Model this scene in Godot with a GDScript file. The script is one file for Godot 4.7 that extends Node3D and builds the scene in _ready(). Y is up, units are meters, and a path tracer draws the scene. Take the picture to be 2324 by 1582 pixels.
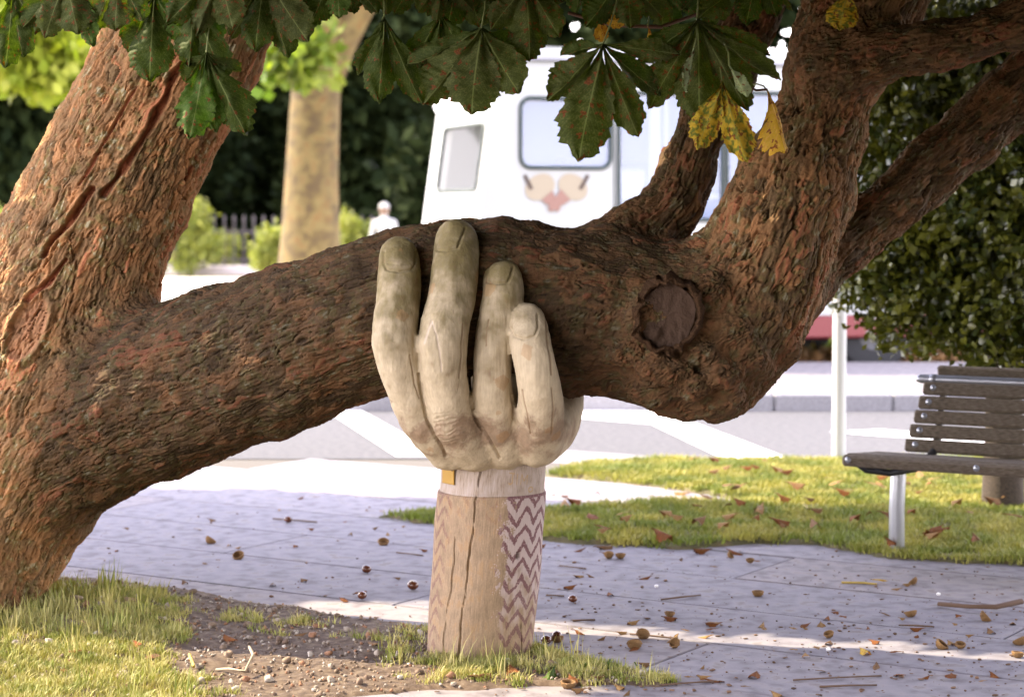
extends Node3D
# A carved wooden hand on a post props up the low limb of an old horse chestnut.
# Units are metres, y is up; the camera stands at (0, EYE, D0) and looks along -z.

const S := 0.0015      # metres per measured unit of the photograph on the plane z = 0
const D0 := 7.2        # distance from the camera to the plane z = 0
const EYE := 1.53      # height of the camera
const HOR := 480.0     # measured height of the horizon in the photograph
const FINE := 5         # how finely bark and carving are split

var rng := RandomNumberGenerator.new()
var M := {}
var used_names := {}

# A measured point of the photograph, put at its own depth z.
func P(x: float, y: float, z: float) -> Vector3:
	var k := S * (D0 - z) / D0
	return Vector3((x - 1162.0) * k, EYE - (y - HOR) * k, z)

# A measured point that lies on the ground, h above its zero level.
func G(x: float, y: float, h := 0.0) -> Vector3:
	var d := (EYE - h) * D0 / (S * (y - HOR))
	return P(x, y, D0 - d)

func lin(r: float, g: float, b: float) -> Color:
	return Color(r, g, b).linear_to_srgb()

func rr(a: float, b: float) -> float:
	return rng.randf_range(a, b)

# ---------------------------------------------------------------- naming and tagging
func numbered(called: String) -> String:
	var n: int = used_names.get(called, 0)
	used_names[called] = n + 1
	return called if n == 0 else "%s_%03d" % [called, n]

func tag(o: Node, label := "", category := "", group := "", kind := "") -> void:
	if label: o.set_meta("label", label)
	if category: o.set_meta("category", category)
	if group: o.set_meta("group", group)
	if kind: o.set_meta("kind", kind)

func base(called: String, where := Vector3.ZERO, turn := 0.0) -> Node3D:
	var o := Node3D.new()
	o.name = numbered(called)
	add_child(o)
	o.position = where
	o.rotation.y = turn
	return o

func put(called: String, mesh: Mesh, mat: Material, parent: Node = null, t := Transform3D.IDENTITY) -> MeshInstance3D:
	var o := MeshInstance3D.new()
	o.mesh = mesh
	o.material_override = mat
	o.transform = t
	if parent == null:
		o.name = numbered(called)
		add_child(o)
	else:
		o.name = called
		parent.add_child(o, true)
	return o

func many(called: String, mesh: Mesh, mat: Material, where: Array, colors: PackedColorArray, parent: Node = null) -> MultiMeshInstance3D:
	var mm := MultiMesh.new()
	mm.transform_format = MultiMesh.TRANSFORM_3D
	mm.use_colors = colors.size() > 0
	mm.mesh = mesh
	mm.instance_count = where.size()
	for i in where.size():
		mm.set_instance_transform(i, where[i])
		if colors.size() > 0:
			mm.set_instance_color(i, colors[i])
	var o := MultiMeshInstance3D.new()
	o.multimesh = mm
	o.material_override = mat
	if parent == null:
		o.name = numbered(called)
		add_child(o)
	else:
		o.name = called
		parent.add_child(o, true)
	o.set_meta("kind", "stuff")
	return o

# ---------------------------------------------------------------- small mesh builders
func arrays_mesh(v: PackedVector3Array, n: PackedVector3Array, idx: PackedInt32Array, uv := PackedVector2Array(), col := PackedColorArray()) -> ArrayMesh:
	var a := []
	a.resize(Mesh.ARRAY_MAX)
	a[Mesh.ARRAY_VERTEX] = v
	a[Mesh.ARRAY_NORMAL] = n
	if uv.size(): a[Mesh.ARRAY_TEX_UV] = uv
	if col.size(): a[Mesh.ARRAY_COLOR] = col
	a[Mesh.ARRAY_INDEX] = idx
	var m := ArrayMesh.new()
	m.add_surface_from_arrays(Mesh.PRIMITIVE_TRIANGLES, a)
	return m

func smooth_normals(v: PackedVector3Array, idx: PackedInt32Array) -> PackedVector3Array:
	var n := PackedVector3Array()
	n.resize(v.size())
	for i in range(0, idx.size(), 3):
		var a := idx[i]
		var b := idx[i + 1]
		var c := idx[i + 2]
		var f := (v[c] - v[a]).cross(v[b] - v[a])
		n[a] += f
		n[b] += f
		n[c] += f
	for i in n.size():
		n[i] = n[i].normalized()
	return n

# A grid of rows x cols points; wrapped joins the last column to the first.
func sheet(v: PackedVector3Array, rows: int, cols: int, wrapped := false, uv := PackedVector2Array(), col := PackedColorArray(), flip := false) -> ArrayMesh:
	var idx := PackedInt32Array()
	for r in rows - 1:
		for c in (cols if wrapped else cols - 1):
			var c2 := (c + 1) % cols
			var a := r * cols + c
			var b := r * cols + c2
			var d := (r + 1) * cols + c
			var e := (r + 1) * cols + c2
			if flip: idx.append_array([a, d, b, b, d, e])
			else: idx.append_array([a, b, d, b, e, d])
	return arrays_mesh(v, smooth_normals(v, idx), idx, uv, col)

# A tube along points with radii, closed at both ends.
func tube(pts: Array, radii: Array, seg := 8, wob := 0.0) -> ArrayMesh:
	var v := PackedVector3Array()
	var n := pts.size()
	var side := Vector3.ZERO
	var rows := 0
	for i in n:
		var d: Vector3 = (pts[mini(i + 1, n - 1)] - pts[maxi(i - 1, 0)]).normalized()
		if side == Vector3.ZERO:
			side = d.cross(Vector3.UP if absf(d.y) < 0.9 else Vector3.RIGHT).normalized()
		side = (side - d * side.dot(d)).normalized()
		var up := d.cross(side)
		var rings := [radii[i]]
		if i == 0: rings = [0.0005, radii[i]]
		elif i == n - 1: rings = [radii[i], 0.0005]
		for r in rings:
			for k in seg:
				var an := TAU * k / seg
				v.append(pts[i] + (side * cos(an) + up * sin(an)) * (float(r) * (1.0 + rr(-wob, wob))))
			rows += 1
	return sheet(v, rows, seg, true, PackedVector2Array(), PackedColorArray(), true)

# A box with chamfered edges (flat shaded faces come from split vertices).
func block(size: Vector3, ch := 0.004) -> ArrayMesh:
	var st := SurfaceTool.new()
	st.begin(Mesh.PRIMITIVE_TRIANGLES)
	st.set_smooth_group(-1)
	var h := size * 0.5
	var c := minf(ch, minf(h.x, minf(h.y, h.z)) * 0.6)
	var corner := func(sx: float, sy: float, sz: float, which: int) -> Vector3:
		var p := Vector3(h.x - c, h.y - c, h.z - c)
		p[which] = h[which]
		return p * Vector3(sx, sy, sz)
	var quad := func(a: Vector3, b: Vector3, d: Vector3, e: Vector3) -> void:
		var nn := (d - a).cross(b - a)
		var outward := (a + b + d + e)
		var l := [a, b, d, a, d, e] if nn.dot(outward) > 0.0 else [a, d, b, a, e, d]
		for p in l: st.add_vertex(p)
	for s in [-1.0, 1.0]:
		quad.call(corner.call(s, -1, -1, 0), corner.call(s, 1, -1, 0), corner.call(s, 1, 1, 0), corner.call(s, -1, 1, 0))
		quad.call(corner.call(-1, s, -1, 1), corner.call(1, s, -1, 1), corner.call(1, s, 1, 1), corner.call(-1, s, 1, 1))
		quad.call(corner.call(-1, -1, s, 2), corner.call(1, -1, s, 2), corner.call(1, 1, s, 2), corner.call(-1, 1, s, 2))
		for t in [-1.0, 1.0]:
			quad.call(corner.call(s, t, -1, 0), corner.call(s, t, 1, 0), corner.call(s, t, 1, 1), corner.call(s, t, -1, 1))
			quad.call(corner.call(s, -1, t, 0), corner.call(s, 1, t, 0), corner.call(s, 1, t, 2), corner.call(s, -1, t, 2))
			quad.call(corner.call(-1, s, t, 1), corner.call(1, s, t, 1), corner.call(1, s, t, 2), corner.call(-1, s, t, 2))
			for w in [-1.0, 1.0]:
				var a: Vector3 = corner.call(s, t, w, 0)
				var b: Vector3 = corner.call(s, t, w, 1)
				var d: Vector3 = corner.call(s, t, w, 2)
				var nn := (d - a).cross(b - a)
				for p in ([a, b, d] if nn.dot(a + b + d) > 0.0 else [a, d, b]): st.add_vertex(p)
	st.generate_normals()
	return st.commit()

func lathe(profile: Array, seg := 24) -> ArrayMesh:
	var v := PackedVector3Array()
	for p in profile:
		for k in seg:
			var an := TAU * k / seg
			v.append(Vector3(cos(an) * p.x, p.y, sin(an) * p.x))
	return sheet(v, profile.size(), seg, true)

# ---------------------------------------------------------------- materials
func noise(freq: float, octaves := 3, kind := FastNoiseLite.TYPE_SIMPLEX_SMOOTH, sd := 1) -> FastNoiseLite:
	var n := FastNoiseLite.new()
	n.noise_type = kind
	n.frequency = freq
	n.fractal_octaves = octaves
	n.seed = sd
	return n

func noise_tex(freq: float, octaves: int, stops: Array, sd := 1, size := 512) -> NoiseTexture2D:
	var t := NoiseTexture2D.new()
	t.width = size
	t.height = size
	t.seamless = true
	t.noise = noise(freq, octaves, FastNoiseLite.TYPE_SIMPLEX_SMOOTH, sd)
	if stops.size():
		var g := Gradient.new()
		g.offsets = PackedFloat32Array(stops.map(func(s): return s[0]))
		g.colors = PackedColorArray(stops.map(func(s): return s[1]))
		t.color_ramp = g
	return t

func mat(color: Color, rough := 0.85, bump: Texture2D = null, depth := 0.1, scale := 4.0) -> StandardMaterial3D:
	var m := StandardMaterial3D.new()
	m.albedo_color = color
	m.roughness = rough
	if bump:
		m.heightmap_enabled = true
		m.heightmap_texture = bump
		m.heightmap_scale = depth
		m.uv1_triplanar = true
		m.uv1_world_triplanar = true
		m.uv1_scale = Vector3.ONE * scale
	return m

# ---------------------------------------------------------------- bodies of blended limbs, meshed as surface nets
class Body:
	var bone_a := PackedVector3Array()
	var bone_d := PackedVector3Array()
	var bone_i := PackedFloat32Array()
	var bone_r := PackedFloat32Array()
	var bone_q := PackedFloat32Array()
	var bone_limb := PackedInt32Array()
	var bone_s := PackedFloat32Array()
	var bone_u := PackedVector3Array()
	var limb_k := PackedFloat32Array()
	var limb_flat := PackedInt32Array()
	var limb_extra: Array = []

	# points: [[Vector3, radius], ...]; k: width of the blend with the limbs before it; flat: a cylinder with a cut end
	func limb(points: Array, k: float, extra = {}, flat := false, steps := 5) -> void:
		var id := limb_k.size()
		limb_k.append(k)
		limb_flat.append(1 if flat else 0)
		limb_extra.append(extra)
		var c := PackedVector3Array()
		var r := PackedFloat32Array()
		var n := points.size()
		if n == 2 or flat:
			for p in points:
				c.append(p[0])
				r.append(p[1])
		else:
			for i in n - 1:
				var p0 = points[maxi(i - 1, 0)]
				var p1 = points[i]
				var p2 = points[i + 1]
				var p3 = points[mini(i + 2, n - 1)]
				for k2 in steps:
					var t := float(k2) / steps
					var a: Vector3 = p1[0]
					c.append(a.cubic_interpolate(p2[0], p0[0], p3[0], t))
					var ra: float = p1[1]
					r.append(cubic_interpolate(ra, p2[1], p0[1], p3[1], t))
			c.append(points[n - 1][0])
			r.append(points[n - 1][1])
		var s := 0.0
		var u := Vector3.ZERO
		for i in c.size() - 1:
			var d := c[i + 1] - c[i]
			var ax := d.normalized()
			if u == Vector3.ZERO:
				u = ax.cross(Vector3(0, 0, 1) if absf(ax.z) < 0.8 else Vector3(0, 1, 0)).normalized()
			u = (u - ax * u.dot(ax)).normalized()
			bone_a.append(c[i])
			bone_d.append(d)
			bone_i.append(1.0 / maxf(d.length_squared(), 1e-9))
			bone_r.append(r[i])
			bone_q.append(r[i + 1] - r[i])
			bone_limb.append(id)
			bone_s.append(s)
			bone_u.append(u)
			s += d.length()

	func bone_dist(b: int, p: Vector3) -> float:
		var a := p - bone_a[b]
		var d := bone_d[b]
		if limb_flat[bone_limb[b]] == 1:
			var l := d.length()
			var ax := d / l
			var h := a.dot(ax)
			var rad := (a - ax * h).length() - (bone_r[b] + bone_q[b] * clampf(h / l, 0.0, 1.0))
			var cap := absf(h - l * 0.5) - l * 0.5
			return minf(maxf(rad, cap), 0.0) + Vector2(maxf(rad, 0.0), maxf(cap, 0.0)).length()
		var t := clampf(a.dot(d) * bone_i[b], 0.0, 1.0)
		return (a - d * t).length() - (bone_r[b] + bone_q[b] * t)

	func field(p: Vector3, cand: PackedInt32Array) -> float:
		var total := 1e3
		var cur := -1
		var near := 1e3
		for b in cand:
			var l := bone_limb[b]
			if l != cur:
				if cur >= 0:
					var k0 := limb_k[cur]
					var h0 := k0 - absf(total - near)
					total = minf(total, near)
					if h0 > 0.0: total -= h0 * h0 * 0.25 / k0
				cur = l
				near = 1e3
			var d: float
			if limb_flat[l] == 1: d = bone_dist(b, p)
			else:
				var a := p - bone_a[b]
				var ab := bone_d[b]
				var t := clampf(a.dot(ab) * bone_i[b], 0.0, 1.0)
				d = (a - ab * t).length() - (bone_r[b] + bone_q[b] * t)
			if d < near: near = d
		if cur >= 0: total = blend(total, near, limb_k[cur])
		return total

	func blend(a: float, b: float, k: float) -> float:
		var h := maxf(k - absf(a - b), 0.0) / k
		return minf(a, b) - h * h * k * 0.25

	var cell := 0.02
	var lo := Vector3.ZERO
	var nx := 0
	var ny := 0
	var nz := 0
	var vals := PackedFloat32Array()
	var made := {}
	var verts := PackedVector3Array()
	var vert_block := PackedInt32Array()
	var quads := PackedInt32Array()
	var cands := {}
	const B := 4
	const SUP := 4

	func mesh_field(cell_size: float, low: Vector3, high: Vector3) -> void:
		cell = cell_size
		lo = low
		var bx := ceili((high.x - low.x) / (cell * B * SUP)) * SUP
		var by := ceili((high.y - low.y) / (cell * B * SUP)) * SUP
		var bz := ceili((high.z - low.z) / (cell * B * SUP)) * SUP
		nx = bx * B + 1
		ny = by * B + 1
		nz = bz * B + 1
		vals.resize(nx * ny * nz)
		vals.fill(1e3)
		var kmax := 0.0
		for k in limb_k: kmax = maxf(kmax, k)
		var hd := cell * B * 0.5 * 1.733
		var reach := hd + cell * 1.8 + kmax * 0.25
		var big := hd * SUP
		var todo := PackedInt32Array()
		var step := cell * B
		for sk in range(0, bz, SUP):
			for sj in range(0, by, SUP):
				for si in range(0, bx, SUP):
					var sc := low + Vector3(si + SUP * 0.5, sj + SUP * 0.5, sk + SUP * 0.5) * step
					var ds := PackedFloat32Array()
					var dm := 1e3
					for b in bone_a.size():
						var d := bone_dist(b, sc)
						ds.append(d)
						if d < dm: dm = d
					if dm > big + reach: continue
					var some := PackedInt32Array()
					for b in ds.size():
						if ds[b] < dm + 2.0 * big + kmax: some.append(b)
					for k in range(sk, sk + SUP):
						for j in range(sj, sj + SUP):
							for i in range(si, si + SUP):
								var c := low + Vector3(i + 0.5, j + 0.5, k + 0.5) * step
								ds.clear()
								dm = 1e3
								for b in some:
									var d := bone_dist(b, c)
									ds.append(d)
									if d < dm: dm = d
								if dm > reach: continue
								var solid := dm < -(hd + cell * 1.8)
								var cand := PackedInt32Array()
								if not solid:
									for n in some.size():
										if ds[n] < dm + 2.0 * hd + kmax: cand.append(some[n])
									todo.append((k * by + j) * bx + i)
									cands[(k * by + j) * bx + i] = cand
								for c3 in B:
									for b3 in B:
										var at := ((k * B + c3) * ny + j * B + b3) * nx + i * B
										for a3 in B:
											if solid: vals[at + a3] = -1e3
											else: vals[at + a3] = field(low + Vector3(i * B + a3, j * B + b3, k * B + c3) * cell, cand)
		var sx := 1
		var sy := nx
		var sz := nx * ny
		for t in todo:
			var ti := (t % bx) * B
			var tj := ((t / bx) % by) * B
			var tk := (t / (bx * by)) * B
			for c3 in B:
				for b3 in B:
					var row := ((tk + c3) * ny + tj + b3) * nx + ti
					if tj + b3 == 0 or tk + c3 == 0: continue
					for a3 in B:
						if ti + a3 == 0: continue
						var at := row + a3
						var s0 := vals[at] < 0.0
						if (vals[at + sx] < 0.0) != s0: quad(at - sy - sz, at - sz, at, at - sy, s0)
						if (vals[at + sy] < 0.0) != s0: quad(at - sz - sx, at - sx, at, at - sz, s0)
						if (vals[at + sz] < 0.0) != s0: quad(at - sx - sy, at - sy, at, at - sx, s0)

	func quad(a: int, b: int, c: int, d: int, inside: bool) -> void:
		if inside: quads.append_array([vertex(a), vertex(d), vertex(c), vertex(b)])
		else: quads.append_array([vertex(a), vertex(b), vertex(c), vertex(d)])

	func vertex(at: int) -> int:
		if made.has(at): return made[at]
		var i := at % nx
		var j := (at / nx) % ny
		var k := at / (nx * ny)
		var sum := Vector3.ZERO
		var n := 0
		for e in EDGES:
			var a: Vector3i = e[0]
			var b: Vector3i = e[1]
			var va := vals[at + a.x + a.y * nx + a.z * nx * ny]
			var vb := vals[at + b.x + b.y * nx + b.z * nx * ny]
			if (va < 0.0) != (vb < 0.0):
				sum += Vector3(a).lerp(Vector3(b), clampf(va / (va - vb), 0.0, 1.0))
				n += 1
		var p := lo + (Vector3(i, j, k) + sum / maxf(n, 1)) * cell
		made[at] = verts.size()
		verts.append(p)
		var bx := (nx - 1) / B
		var by := (ny - 1) / B
		vert_block.append(((k / B) * by + j / B) * bx + i / B)
		return verts.size() - 1

	const EDGES := [
		[Vector3i(0, 0, 0), Vector3i(1, 0, 0)], [Vector3i(0, 1, 0), Vector3i(1, 1, 0)], [Vector3i(0, 0, 1), Vector3i(1, 0, 1)], [Vector3i(0, 1, 1), Vector3i(1, 1, 1)],
		[Vector3i(0, 0, 0), Vector3i(0, 1, 0)], [Vector3i(1, 0, 0), Vector3i(1, 1, 0)], [Vector3i(0, 0, 1), Vector3i(0, 1, 1)], [Vector3i(1, 0, 1), Vector3i(1, 1, 1)],
		[Vector3i(0, 0, 0), Vector3i(0, 0, 1)], [Vector3i(1, 0, 0), Vector3i(1, 0, 1)], [Vector3i(0, 1, 0), Vector3i(0, 1, 1)], [Vector3i(1, 1, 0), Vector3i(1, 1, 1)]]

	# Fine mesh: every quad of the net is split and moved along its normal by relief(), which also gives the colour.
	# relief gets (p, n, q, extra) and answers [move, r, g, b]; q is (along, across, across) in the limb's own frame.
	# part (optional) sorts quads into the meshes that are returned.
	var nrm := PackedVector3Array()
	var own_limb := PackedInt32Array()
	var own_q := PackedVector3Array()
	var mixed := {}
	var turned := false

	func frames() -> void:
		var nv := verts.size()
		nrm.resize(nv)
		own_limb.resize(nv)
		own_q.resize(nv)
		for i in range(0, quads.size(), 4):
			var f := (verts[quads[i + 2]] - verts[quads[i]]).cross(verts[quads[i + 3]] - verts[quads[i + 1]])
			for c in 4: nrm[quads[i + c]] += f
		var dist := PackedFloat32Array()
		dist.resize(limb_k.size())
		var which := PackedInt32Array()
		which.resize(limb_k.size())
		for v in nv:
			nrm[v] = nrm[v].normalized()
			var p := verts[v]
			dist.fill(1e3)
			var dm := 1e3
			var first := -1
			for b in cands.get(vert_block[v], PackedInt32Array()):
				var d := bone_dist(b, p)
				var l := bone_limb[b]
				if d < dist[l]:
					dist[l] = d
					which[l] = b
				if d < dm:
					dm = d
					first = l
			own_limb[v] = first
			if first < 0: continue
			own_q[v] = frame(which[first], p)
			var more := {}
			for l in dist.size():
				if l != first and dist[l] < dm + 0.085: more[l] = [exp(-(dist[l] - dm) / 0.025), frame(which[l], p)]
			if more.size():
				more[first] = [1.0, own_q[v]]
				mixed[v] = more
		var probe := 0.0
		for q in range(0, mini(nv, 400)):
			var cd: PackedInt32Array = cands.get(vert_block[q], PackedInt32Array())
			if cd.size(): probe += field(verts[q] + nrm[q] * cell, cd) - field(verts[q] - nrm[q] * cell, cd)
		turned = probe < 0.0
		if turned:
			for v in nv: nrm[v] = -nrm[v]

	func frame(b: int, p: Vector3) -> Vector3:
		var a := p - bone_a[b]
		var ax := bone_d[b].normalized()
		var along := a.dot(ax)
		var off := a - ax * clampf(along, 0.0, bone_d[b].length())
		return Vector3(bone_s[b] + along, off.dot(bone_u[b]), off.dot(ax.cross(bone_u[b])))

	func fine_mesh(relief: Callable, front := 5, back := 2, parts := 1, part = null, seen = null) -> Array:
		frames()
		var nv := verts.size()
		var fv := PackedVector3Array()
		var fc := PackedColorArray()
		var fis := []
		for k in parts: fis.append(PackedInt32Array())
		var corner_at := PackedInt32Array()
		corner_at.resize(nv)
		corner_at.fill(-1)
		var edge_at := {}
		var i0 := 0
		var i1 := 0
		var i2 := 0
		var i3 := 0
		for qi in range(0, quads.size(), 4):
			i0 = quads[qi]
			i1 = quads[qi + 1]
			i2 = quads[qi + 2]
			i3 = quads[qi + 3]
			var to: int = part.call((verts[i0] + verts[i2]) * 0.5) if part != null else 0
			if to < 0: continue
			var lv := front if nrm[i0].z + nrm[i2].z > -0.3 else back
			if seen != null and not seen.call(verts[i0]): lv = 1
			var l0 := own_limb[i0]
			var plain := l0 == own_limb[i1] and l0 == own_limb[i2] and l0 == own_limb[i3] and not (mixed.has(i0) or mixed.has(i1) or mixed.has(i2) or mixed.has(i3))
			var grid := PackedInt32Array()
			grid.resize((lv + 1) * (lv + 1))
			for gy in lv + 1:
				for gx in lv + 1:
					var at := -1
					var ekey := -1
					var cx := -1
					var on_x := gx == 0 or gx == lv
					var on_y := gy == 0 or gy == lv
					if on_x and on_y:
						cx = i0 if gx == 0 and gy == 0 else i1 if gy == 0 else i2 if gx == lv else i3
						at = corner_at[cx]
					elif on_x or on_y:
						var e0: int
						var e1: int
						var k: int
						if gy == 0:
							e0 = i0
							e1 = i1
							k = gx
						elif gy == lv:
							e0 = i3
							e1 = i2
							k = gx
						elif gx == 0:
							e0 = i0
							e1 = i3
							k = gy
						else:
							e0 = i1
							e1 = i2
							k = gy
						if e0 > e1:
							var sw := e0
							e0 = e1
							e1 = sw
							k = lv - k
						ekey = ((e0 * nv + e1) * 16 + lv) * 16 + k
						at = edge_at.get(ekey, -1)
					if at < 0:
						var u := float(gx) / lv
						var w := float(gy) / lv
						var w0 := (1.0 - u) * (1.0 - w)
						var w1 := u * (1.0 - w)
						var w2 := u * w
						var w3 := (1.0 - u) * w
						var p := verts[i0] * w0 + verts[i1] * w1 + verts[i2] * w2 + verts[i3] * w3
						var n := (nrm[i0] * w0 + nrm[i1] * w1 + nrm[i2] * w2 + nrm[i3] * w3).normalized()
						if plain:
							var o: Array = relief.call(p, n, own_q[i0] * w0 + own_q[i1] * w1 + own_q[i2] * w2 + own_q[i3] * w3, limb_extra[l0])
							p += n * o[0]
							fc.append(Color(o[1], o[2], o[3]))
						else:
							var sums := {}
							for c in 4:
								var wc: float = w0 if c == 0 else w1 if c == 1 else w2 if c == 2 else w3
								if wc <= 0.0: continue
								var id := i0 if c == 0 else i1 if c == 1 else i2 if c == 2 else i3
								var fr: Dictionary = mixed.get(id, {})
								if fr.is_empty(): fr = {own_limb[id]: [1.0, own_q[id]]}
								for l in fr:
									var e: Array = fr[l]
									if sums.has(l):
										sums[l][0] += e[0] * wc
										sums[l][1] += e[1] * wc
										sums[l][2] += wc
									else: sums[l] = [e[0] * wc, e[1] * wc, wc]
							var mv := 0.0
							var cr := 0.0
							var cg := 0.0
							var cb := 0.0
							var wt := 0.0
							for l in sums:
								var e: Array = sums[l]
								var wl: float = e[0]
								if (wl < 0.05 and sums.size() > 1) or l < 0: continue
								var o: Array = relief.call(p, n, e[1] / e[2], limb_extra[l])
								mv += wl * o[0]
								cr += wl * o[1]
								cg += wl * o[2]
								cb += wl * o[3]
								wt += wl
							wt = maxf(wt, 1e-6)
							p += n * (mv / wt)
							fc.append(Color(cr / wt, cg / wt, cb / wt))
						at = fv.size()
						fv.append(p)
						if cx >= 0: corner_at[cx] = at
						elif ekey >= 0: edge_at[ekey] = at
					grid[gy * (lv + 1) + gx] = at
			var fi := PackedInt32Array()
			for gy in lv:
				for gx in lv:
					var a := grid[gy * (lv + 1) + gx]
					var b := grid[gy * (lv + 1) + gx + 1]
					var c := grid[(gy + 1) * (lv + 1) + gx + 1]
					var d := grid[(gy + 1) * (lv + 1) + gx]
					# clockwise seen from outside
					fi.append(a)
					if turned:
						fi.append(b)
						fi.append(c)
						fi.append(a)
						fi.append(c)
						fi.append(d)
					else:
						fi.append(c)
						fi.append(b)
						fi.append(a)
						fi.append(d)
						fi.append(c)
			fis[to].append_array(fi)
		var fn := PackedVector3Array()
		fn.resize(fv.size())
		for fi in fis:
			for i in range(0, fi.size(), 3):
				var a: int = fi[i]
				var b: int = fi[i + 1]
				var c: int = fi[i + 2]
				var f := (fv[c] - fv[a]).cross(fv[b] - fv[a])
				fn[a] += f
				fn[b] += f
				fn[c] += f
		for i in fn.size(): fn[i] = fn[i].normalized()
		var out := []
		for fi in fis:
			var arr := []
			arr.resize(Mesh.ARRAY_MAX)
			if parts == 1:
				arr[Mesh.ARRAY_VERTEX] = fv
				arr[Mesh.ARRAY_NORMAL] = fn
				arr[Mesh.ARRAY_COLOR] = fc
				arr[Mesh.ARRAY_INDEX] = fi
			else:
				# each part keeps only its own vertices
				var to := PackedInt32Array()
				to.resize(fv.size())
				to.fill(-1)
				var v2 := PackedVector3Array()
				var n2 := PackedVector3Array()
				var c2 := PackedColorArray()
				var x2 := PackedInt32Array()
				x2.resize(fi.size())
				for i in fi.size():
					var a: int = fi[i]
					var t := to[a]
					if t < 0:
						t = v2.size()
						to[a] = t
						v2.append(fv[a])
						n2.append(fn[a])
						c2.append(fc[a])
					x2[i] = t
				arr[Mesh.ARRAY_VERTEX] = v2
				arr[Mesh.ARRAY_NORMAL] = n2
				arr[Mesh.ARRAY_COLOR] = c2
				arr[Mesh.ARRAY_INDEX] = x2
			var m := ArrayMesh.new()
			m.add_surface_from_arrays(Mesh.PRIMITIVE_TRIANGLES, arr)
			out.append(m)
		return out

# ---------------------------------------------------------------- the old horse chestnut
var n_warp: FastNoiseLite
var n_plate: FastNoiseLite
var n_tone: FastNoiseLite
var n_ridge: FastNoiseLite
var n_lump: FastNoiseLite
var n_fine: FastNoiseLite
var n_patch: FastNoiseLite
var n_lichen: FastNoiseLite
var fissures: Array = []
var scars: Array = []

func bark_noises() -> void:
	n_plate = noise(1.0, 1, FastNoiseLite.TYPE_CELLULAR, 11)
	n_plate.cellular_return_type = FastNoiseLite.RETURN_DISTANCE2_SUB
	n_plate.cellular_jitter = 1.0
	n_tone = noise(1.0, 1, FastNoiseLite.TYPE_CELLULAR, 11)
	n_tone.cellular_return_type = FastNoiseLite.RETURN_CELL_VALUE
	n_tone.cellular_jitter = 1.0
	n_warp = noise(1.0, 2, FastNoiseLite.TYPE_SIMPLEX, 5)
	n_ridge = noise(1.0, 2, FastNoiseLite.TYPE_SIMPLEX, 23)
	n_lump = noise(5.0, 2, FastNoiseLite.TYPE_SIMPLEX_SMOOTH, 31)
	n_fine = noise(95.0, 2, FastNoiseLite.TYPE_SIMPLEX, 41)
	n_patch = noise(7.0, 3, FastNoiseLite.TYPE_SIMPLEX, 53)
	n_lichen = noise(22.0, 3, FastNoiseLite.TYPE_SIMPLEX, 61)

func seg_dist(p: Vector2, a: Vector2, b: Vector2) -> float:
	var d := b - a
	var t := clampf((p - a).dot(d) / maxf(d.length_squared(), 1e-9), 0.0, 1.0)
	return (p - a - d * t).length()

# Where a point of the scene lies in the photograph's measure (to find the torn fissures and scars again).
func measured(p: Vector3) -> Vector2:
	var k := S * (D0 - p.z) / D0
	return Vector2(p.x / k + 1162.0, (EYE - p.y) / k + HOR)

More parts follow.
